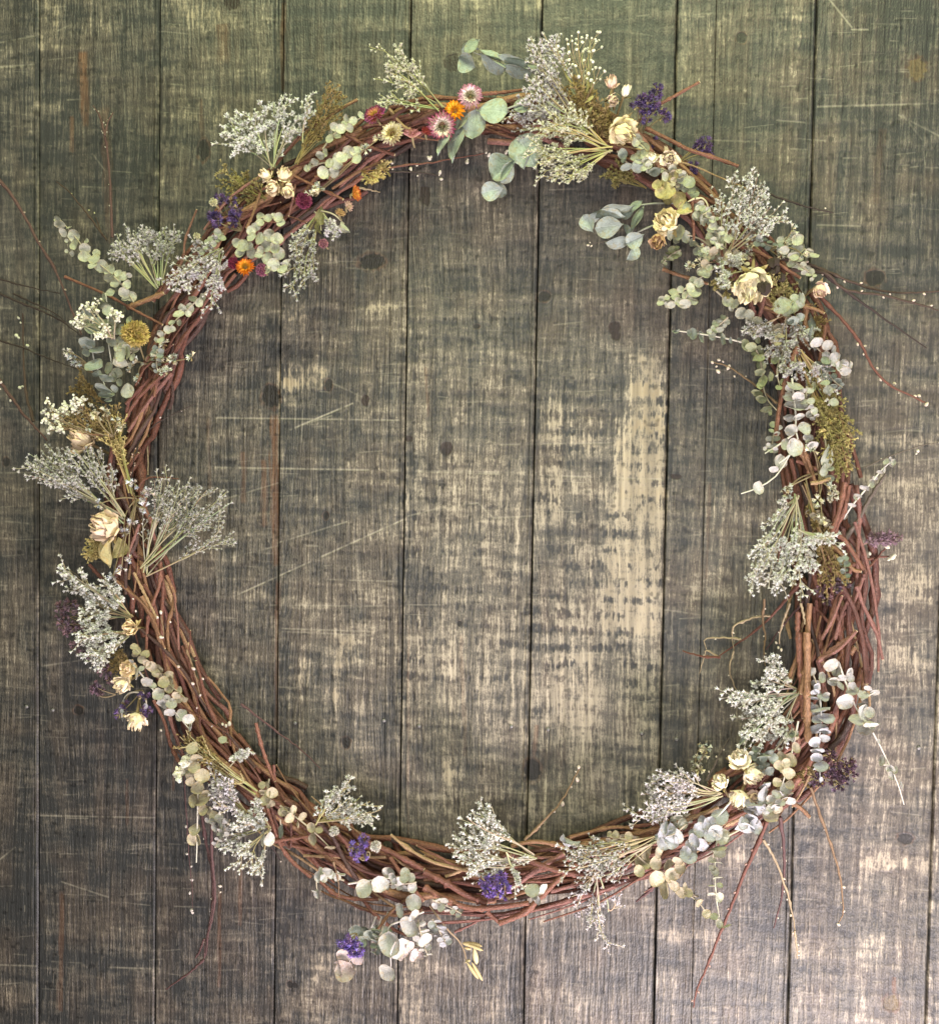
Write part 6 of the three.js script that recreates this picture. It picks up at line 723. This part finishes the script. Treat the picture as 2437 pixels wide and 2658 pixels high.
globe('pale yellow seed bud on the vines left of the pinkish grey statice', 1455, 320, 26, [.60, .56, .34], { name: 'flower_bud', cat: 'bud', n: 40 });
// twigs fanning to the left
twig('thick brown twig running from the left frame edge down into the vines', [[-40, -130], [60, -20], [170, 150], [300, 390], [420, 590], [520, 840], [605, 1050]], { r: 13, c: 'plum', z: .02, z1: .05, buds: 5, bs: 24, bc: [.34, .26, .2] });
twig('thin dark twig, upper of two from the left frame edge, outer left', [[-20, 635], [150, 680], [300, 715], [450, 745]], { r: 6, c: 'dark', z: .014, z1: .03 });
twig('curved dark twig, lower of two from the left frame edge, outer left', [[[-20, 735], [150, 810], [330, 880], [480, 965], [600, 1060]], [[100, 745], [260, 820], [400, 885], [480, 950]]], { r: 8, c: 'dark', z: .018, z1: .045 });
twig('faint upright twig above the sage grey statice with fuzzy tips, upper left', [[[830, 330], [820, 0], [800, -260], [775, -420], [745, -540]], [[775, -420], [740, -560], [690, -640]], [[775, -420], [800, -520], [835, -590]]], { r: 9, c: 'plum', z: .03, z1: .012, buds: 4, bs: 18, bc: [.3, .27, .22] });
twig('small forked twig left of the faint upright one, upper left', [[[790, 350], [700, 230], [600, 100], [500, -20], [420, -80]], [[760, 310], [730, 240], [710, 180]]], { r: 7, c: 'brown', z: .03, z1: .012, buds: [[700, 150, 22], [660, 130, 18], [530, 10, 18]], bc: [.38, .36, .2] });
twig('upright thin twig with white buds near the left frame edge', [[250, 1690], [200, 1500], [180, 1300], [175, 1100], [170, 890]], { r: 11, c: 'brown', z: .03, z1: .012, buds: [[140, 925, 34], [155, 960, 26], [125, 1055, 40], [140, 1070, 26], [205, 1130, 46], [150, 1440, 36], [170, 1430, 24], [245, 1660, 24]], bc: [.62, .60, .46] });
twig('thin dark twig sloping down right under the white floret spike, outer left', [[-20, 1085], [180, 1150], [400, 1240], [570, 1300]], { r: 6, c: 'dark', z: .012, z1: .035 });
twig('dark twig sloping down from the left frame edge to the grey statice', [[-20, 1370], [80, 1500], [180, 1640], [270, 1740], [350, 1830]], { r: 13, c: 'plum', z: .02, z1: .045, buds: [[10, 1400, 26], [80, 1535, 24], [5, 1450, 20]], bc: [.5, .45, .38] });
twig('thin twig curving up right into the ring from the left arm', [[1000, 1930], [1060, 1800], [1150, 1710], [1290, 1630], [1450, 1552]], { r: 6, c: 'dark', z: .05, z1: .02, buds: [[1130, 1705, 28], [1185, 1660, 20], [1340, 1610, 16]], bc: [.6, .52, .46] });
frame('B');
twig('budded twig pointing right into the ring under the top vines, upper of two', [[1380, 1110], [1560, 1080], [1750, 1060], [1950, 1025], [2150, 990]], { r: 7, c: 'red', z: .05, z1: .025, buds: [[1470, 1060, 30], [1655, 1075, 36], [1610, 1105, 34], [1745, 1025, 40], [1760, 1015, 26], [2025, 1055, 36], [2030, 1035, 24], [2185, 1000, 40], [2165, 985, 26], [2310, 985, 40], [2320, 970, 28]], bc: [.64, .58, .48] });
twig('dark budded twig pointing right under the top vines, lower of two', [[1300, 1130], [1500, 1125], [1650, 1130], [1830, 1155]], { r: 8, c: 'dark', z: .05, z1: .03, buds: [[1355, 1105, 26], [1475, 1105, 24], [1825, 1130, 38], [1835, 1180, 36], [1820, 1150, 22], [1660, 1155, 18]], bc: [.64, .58, .48] });
spray('filler_sprig', 'mustard yellow petals and dry wisps on the inner upper left edge', FI, [1250, 1130], [[1390, 1150], [1360, 1130], [1420, 1060], [1350, 1180], [1300, 1200], [1440, 1100]], { f: 'yellow', col: [.3, .2, .07], fl: .005, cover: .3, z: .055 });
heads('pale_bloom', 'white blossoms on the vines right of the cream blooms, upper left', 'dried flower', [900, 1300], [[945, 1240, 1], [910, 1265, .8], [1275, 955, .8], [870, 1290, .6], [1370, 885, .5]], { f: 'cream', rad: 32, n: 12, cal: 1, z: .078 });
twig('bare white straw tip poking right from the inner upper left edge', [[1230, 1245], [1310, 1260], [1385, 1276]], { r: 7, c: 'pale', z: .06, z1: .05 });

// smaller pieces in the tangle of the right arm
frame('E');
spray('filler_sprig', 'mossy brown green filler right of the biggest rose', FI, [930, 740], [[830, 510], [880, 560], [860, 620], [930, 600], [820, 640], [900, 520], [960, 560], [850, 700]], { f: 'olive', col: [.22, .17, .07], fl: .0044, cover: .5, z: .064 });
euc('sage leaves under the right end of the greyish white statice', [[[1080, 390], [990, 320], [900, 300]]], [[930, 300, 60, 50], [985, 290, 66, 70], [1000, 335, 50, 60], [905, 345, 56, 44], [1050, 365, 60, 40], [960, 375, 70, 40], [1085, 385, 56, 36], [880, 290, 44]], { c: 'pale', z: .062 });
euc('ivory leaves half sunk in the vines left of the greyish white statice', [[[600, 440], [500, 380], [430, 310]]], [[470, 350, 60, 44], [440, 385, 56], [500, 400, 60, 70], [420, 430, 50, 44], [560, 400, 50, 70], [450, 300, 44, 60], [540, 350, 30, 80, 150], [620, 430, 50, 40]], { c: 'beige', z: .07 });
euc('grey leaf tuft above the arching silvery statice, right arm', [[[1000, 900], [990, 820], [970, 760]]], [[960, 770, 70, 40], [1000, 760, 50, 50], [980, 795, 56], [1080, 800, 30, 70], [1060, 840, 36, 60], [940, 790, 44, 36], [1090, 905, 80, 50]], { c: 'grey', z: .066 });
spray('filler_sprig', 'rusty brown wisps beneath the papery rosebud at the outer right', FI, [1070, 900], [[1110, 760], [1150, 780], [1140, 840], [1100, 700], [1160, 900], [1120, 830]], { f: 'tan', col: [.26, .16, .08], fl: .0038, cover: .4, z: .055 });
euc('pale green leaf bits between the vines beside the trailing eucalyptus', [[[900, 960], [860, 1080], [880, 1200]]], [[880, 1070, 44, 60], [900, 1160, 50, 40], [850, 1020, 40, 50], [905, 1010, 40], [870, 1190, 40, 30], [1090, 1280, 50, 40], [1080, 1180, 36, 50]], { c: 'green', z: .068 });
spray('statice_sprig', 'scraggy little white statice left of the biggest rose, over the vines', ST, [640, 480], [[560, 400], [590, 390], [630, 380], [500, 520], [545, 555], [520, 400], [575, 420]], { f: 'white', fl: .004, cover: .5, z: .074 });
frame('D');
euc('small pale leaves strung along the vines below the pale olive pair, upper right', [[[990, 1500], [1080, 1570], [1200, 1620]]], [[1000, 1520, 50, 36], [1050, 1590, 60, 50], [1120, 1610, 56], [1020, 1570, 44, 60], [1160, 1590, 50, 40], [1210, 1640, 60, 44], [1090, 1640, 40]], { c: 'sage', z: .068 });
euc('cream leaves at the top of the honey coloured cluster, upper right', [[[760, 960], [850, 1000], [920, 1010]]], [[780, 1020, 50, 66], [840, 960, 60, 50], [870, 1040, 50], [820, 1000, 60, 40], [905, 1000, 66, 50], [760, 980, 50, 40]], { c: 'pale', z: .07 });
frame('G');
euc('small greyish leaves under the fluffy white statice, lower right', [[[1000, 540], [900, 660], [830, 720]]], [[840, 690, 90, 40], [820, 735, 44, 66], [870, 660, 60, 36], [900, 705, 50, 60], [1010, 565, 60, 24], [800, 660, 40, 50], [720, 590, 40, 80, 30]], { c: 'grey', z: .07 });
spray('filler_sprig', 'dry brown wisps behind the beige sprig, lower right', FI, [900, 830], [[1060, 800], [1100, 770], [1010, 860], [1040, 830], [980, 780], [1090, 840], [870, 900]], { f: 'tan', col: [.28, .20, .12], fl: .004, cover: .35, z: .058 });
euc('slim grey leaves along the inner lower right vines under the long white sprig', [[[1110, 180], [1150, 300], [1160, 380]]], [[1120, 205, 40, 50], [1180, 240, 30, 60], [1140, 270, 50, 40], [1110, 330, 50, 30], [1200, 330, 40, 30], [1100, 400, 40, 50]], { c: 'white', z: .074 });

// more leafy bits in the tangle
frame('D');
tuft('short pale leaf sprig at the foot of the large pale yellow rose, top right', 560, 850, -50, 170, 'pale', 5, 54);
tuft('dull sage leaf sprig crossing the vines right of the honey coloured leaves', 980, 1240, -40, 220, 'sage', 6, 56);
tuft('beige leaf sprig under the full pinkish ivory rosebud, upper right', 860, 960, -80, 160, 'beige', 5, 50);
tuft('small olive leaf sprig poking inward under the butter yellow rose', 900, 1560, 200, 170, 'green', 5, 46, .06);
tuft('beige leaf sprig under the crumpled ivory blooms, upper right', 1240, 1560, -30, 230, 'beige', 6, 50);
tuft('grey leaf sprig along the outer vines right of the greyish white statice', 1440, 1480, -25, 260, 'grey', 6, 48, .06);
frame('E');
tuft('pale leaf sprig above the papery rosebud at the outer right', 930, 410, -20, 200, 'pale', 6, 44, .062);
tuft('sage leaf sprig falling left from the vines under the biggest rose', 560, 760, 220, 150, 'sage', 5, 42, .058);
tuft('beige leaf sprig on the vines below the broad olive leaf, right arm', 830, 800, -75, 200, 'beige', 6, 46, .066);
tuft('grey leaf sprig on the outer right arm level with the hanging statice', 1120, 1010, -70, 230, 'grey', 6, 50, .066);
tuft('white leaf sprig between golden filler and trailing eucalyptus, right arm', 1040, 1180, -95, 210, 'white', 6, 46, .076);
tuft('small sage leaf sprig on the inner right arm beside the bare white tip', 860, 1400, 250, 190, 'sage', 5, 44, .064);
frame('F');
tuft('beige leaf sprig low on the right arm beside the pale green white statice', 960, 560, -60, 220, 'beige', 6, 44, .068);
tuft('small grey leaf sprig on the outer right arm by the forked twig', 1180, 900, -75, 200, 'grey', 5, 44, .066);
frame('G');
tuft('white leaf sprig at the right end of the lower right leaves under the plum statice', 1010, 900, 200, 200, 'white', 6, 56, .078);
tuft('grey leaf sprig between the ivory roses and the beige sprig, lower right', 850, 800, 100, 170, 'grey', 5, 50, .072);
tuft('pale leaf sprig under the lavender white statice, lower right', 420, 1020, 215, 190, 'pale', 5, 50, .072);
tuft('beige leaf sprig left of the bluish white rosette, lower right', 130, 1180, 170, 190, 'beige', 5, 50, .07);
frame('L');
tuft('white leaf sprig below the lavender grey statice, lower left', 610, 560, 240, 190, 'white', 6, 44, .08);
tuft('beige leaf sprig above the lavender grey statice, lower left', 480, 300, 150, 160, 'beige', 5, 44, .074);
tuft('white leaf sprig in the bottom vines right of the large round white leaves', 1800, 960, 190, 200, 'white', 5, 54, .08);
tuft('grey leaf sprig hanging left of the bent pale stem, bottom left', 1590, 1240, -110, 190, 'grey', 5, 56, .074);
tuft('white leaf sprig hanging right of the bent pale stem, bottom centre', 1810, 1200, -80, 240, 'white', 6, 56, .076);
frame('H');
tuft('white leaf sprig lying left of the bright violet statice, bottom centre', 60, 1020, -20, 220, 'white', 5, 54, .078);
tuft('lilac leaf sprig under the bottom vines left of the tan husk pods', 60, 1150, -60, 200, 'lilac', 5, 60, .066);
frame('I');
tuft('sage leaf sprig under the purple statice on the left vines, upper left', 1650, 300, 215, 220, 'sage', 6, 52, .07);
tuft('grey leaf sprig along the inner left arm above the reddish stems', 1180, 1130, 250, 200, 'grey', 5, 46, .066);

renderer.render(scene, camera);
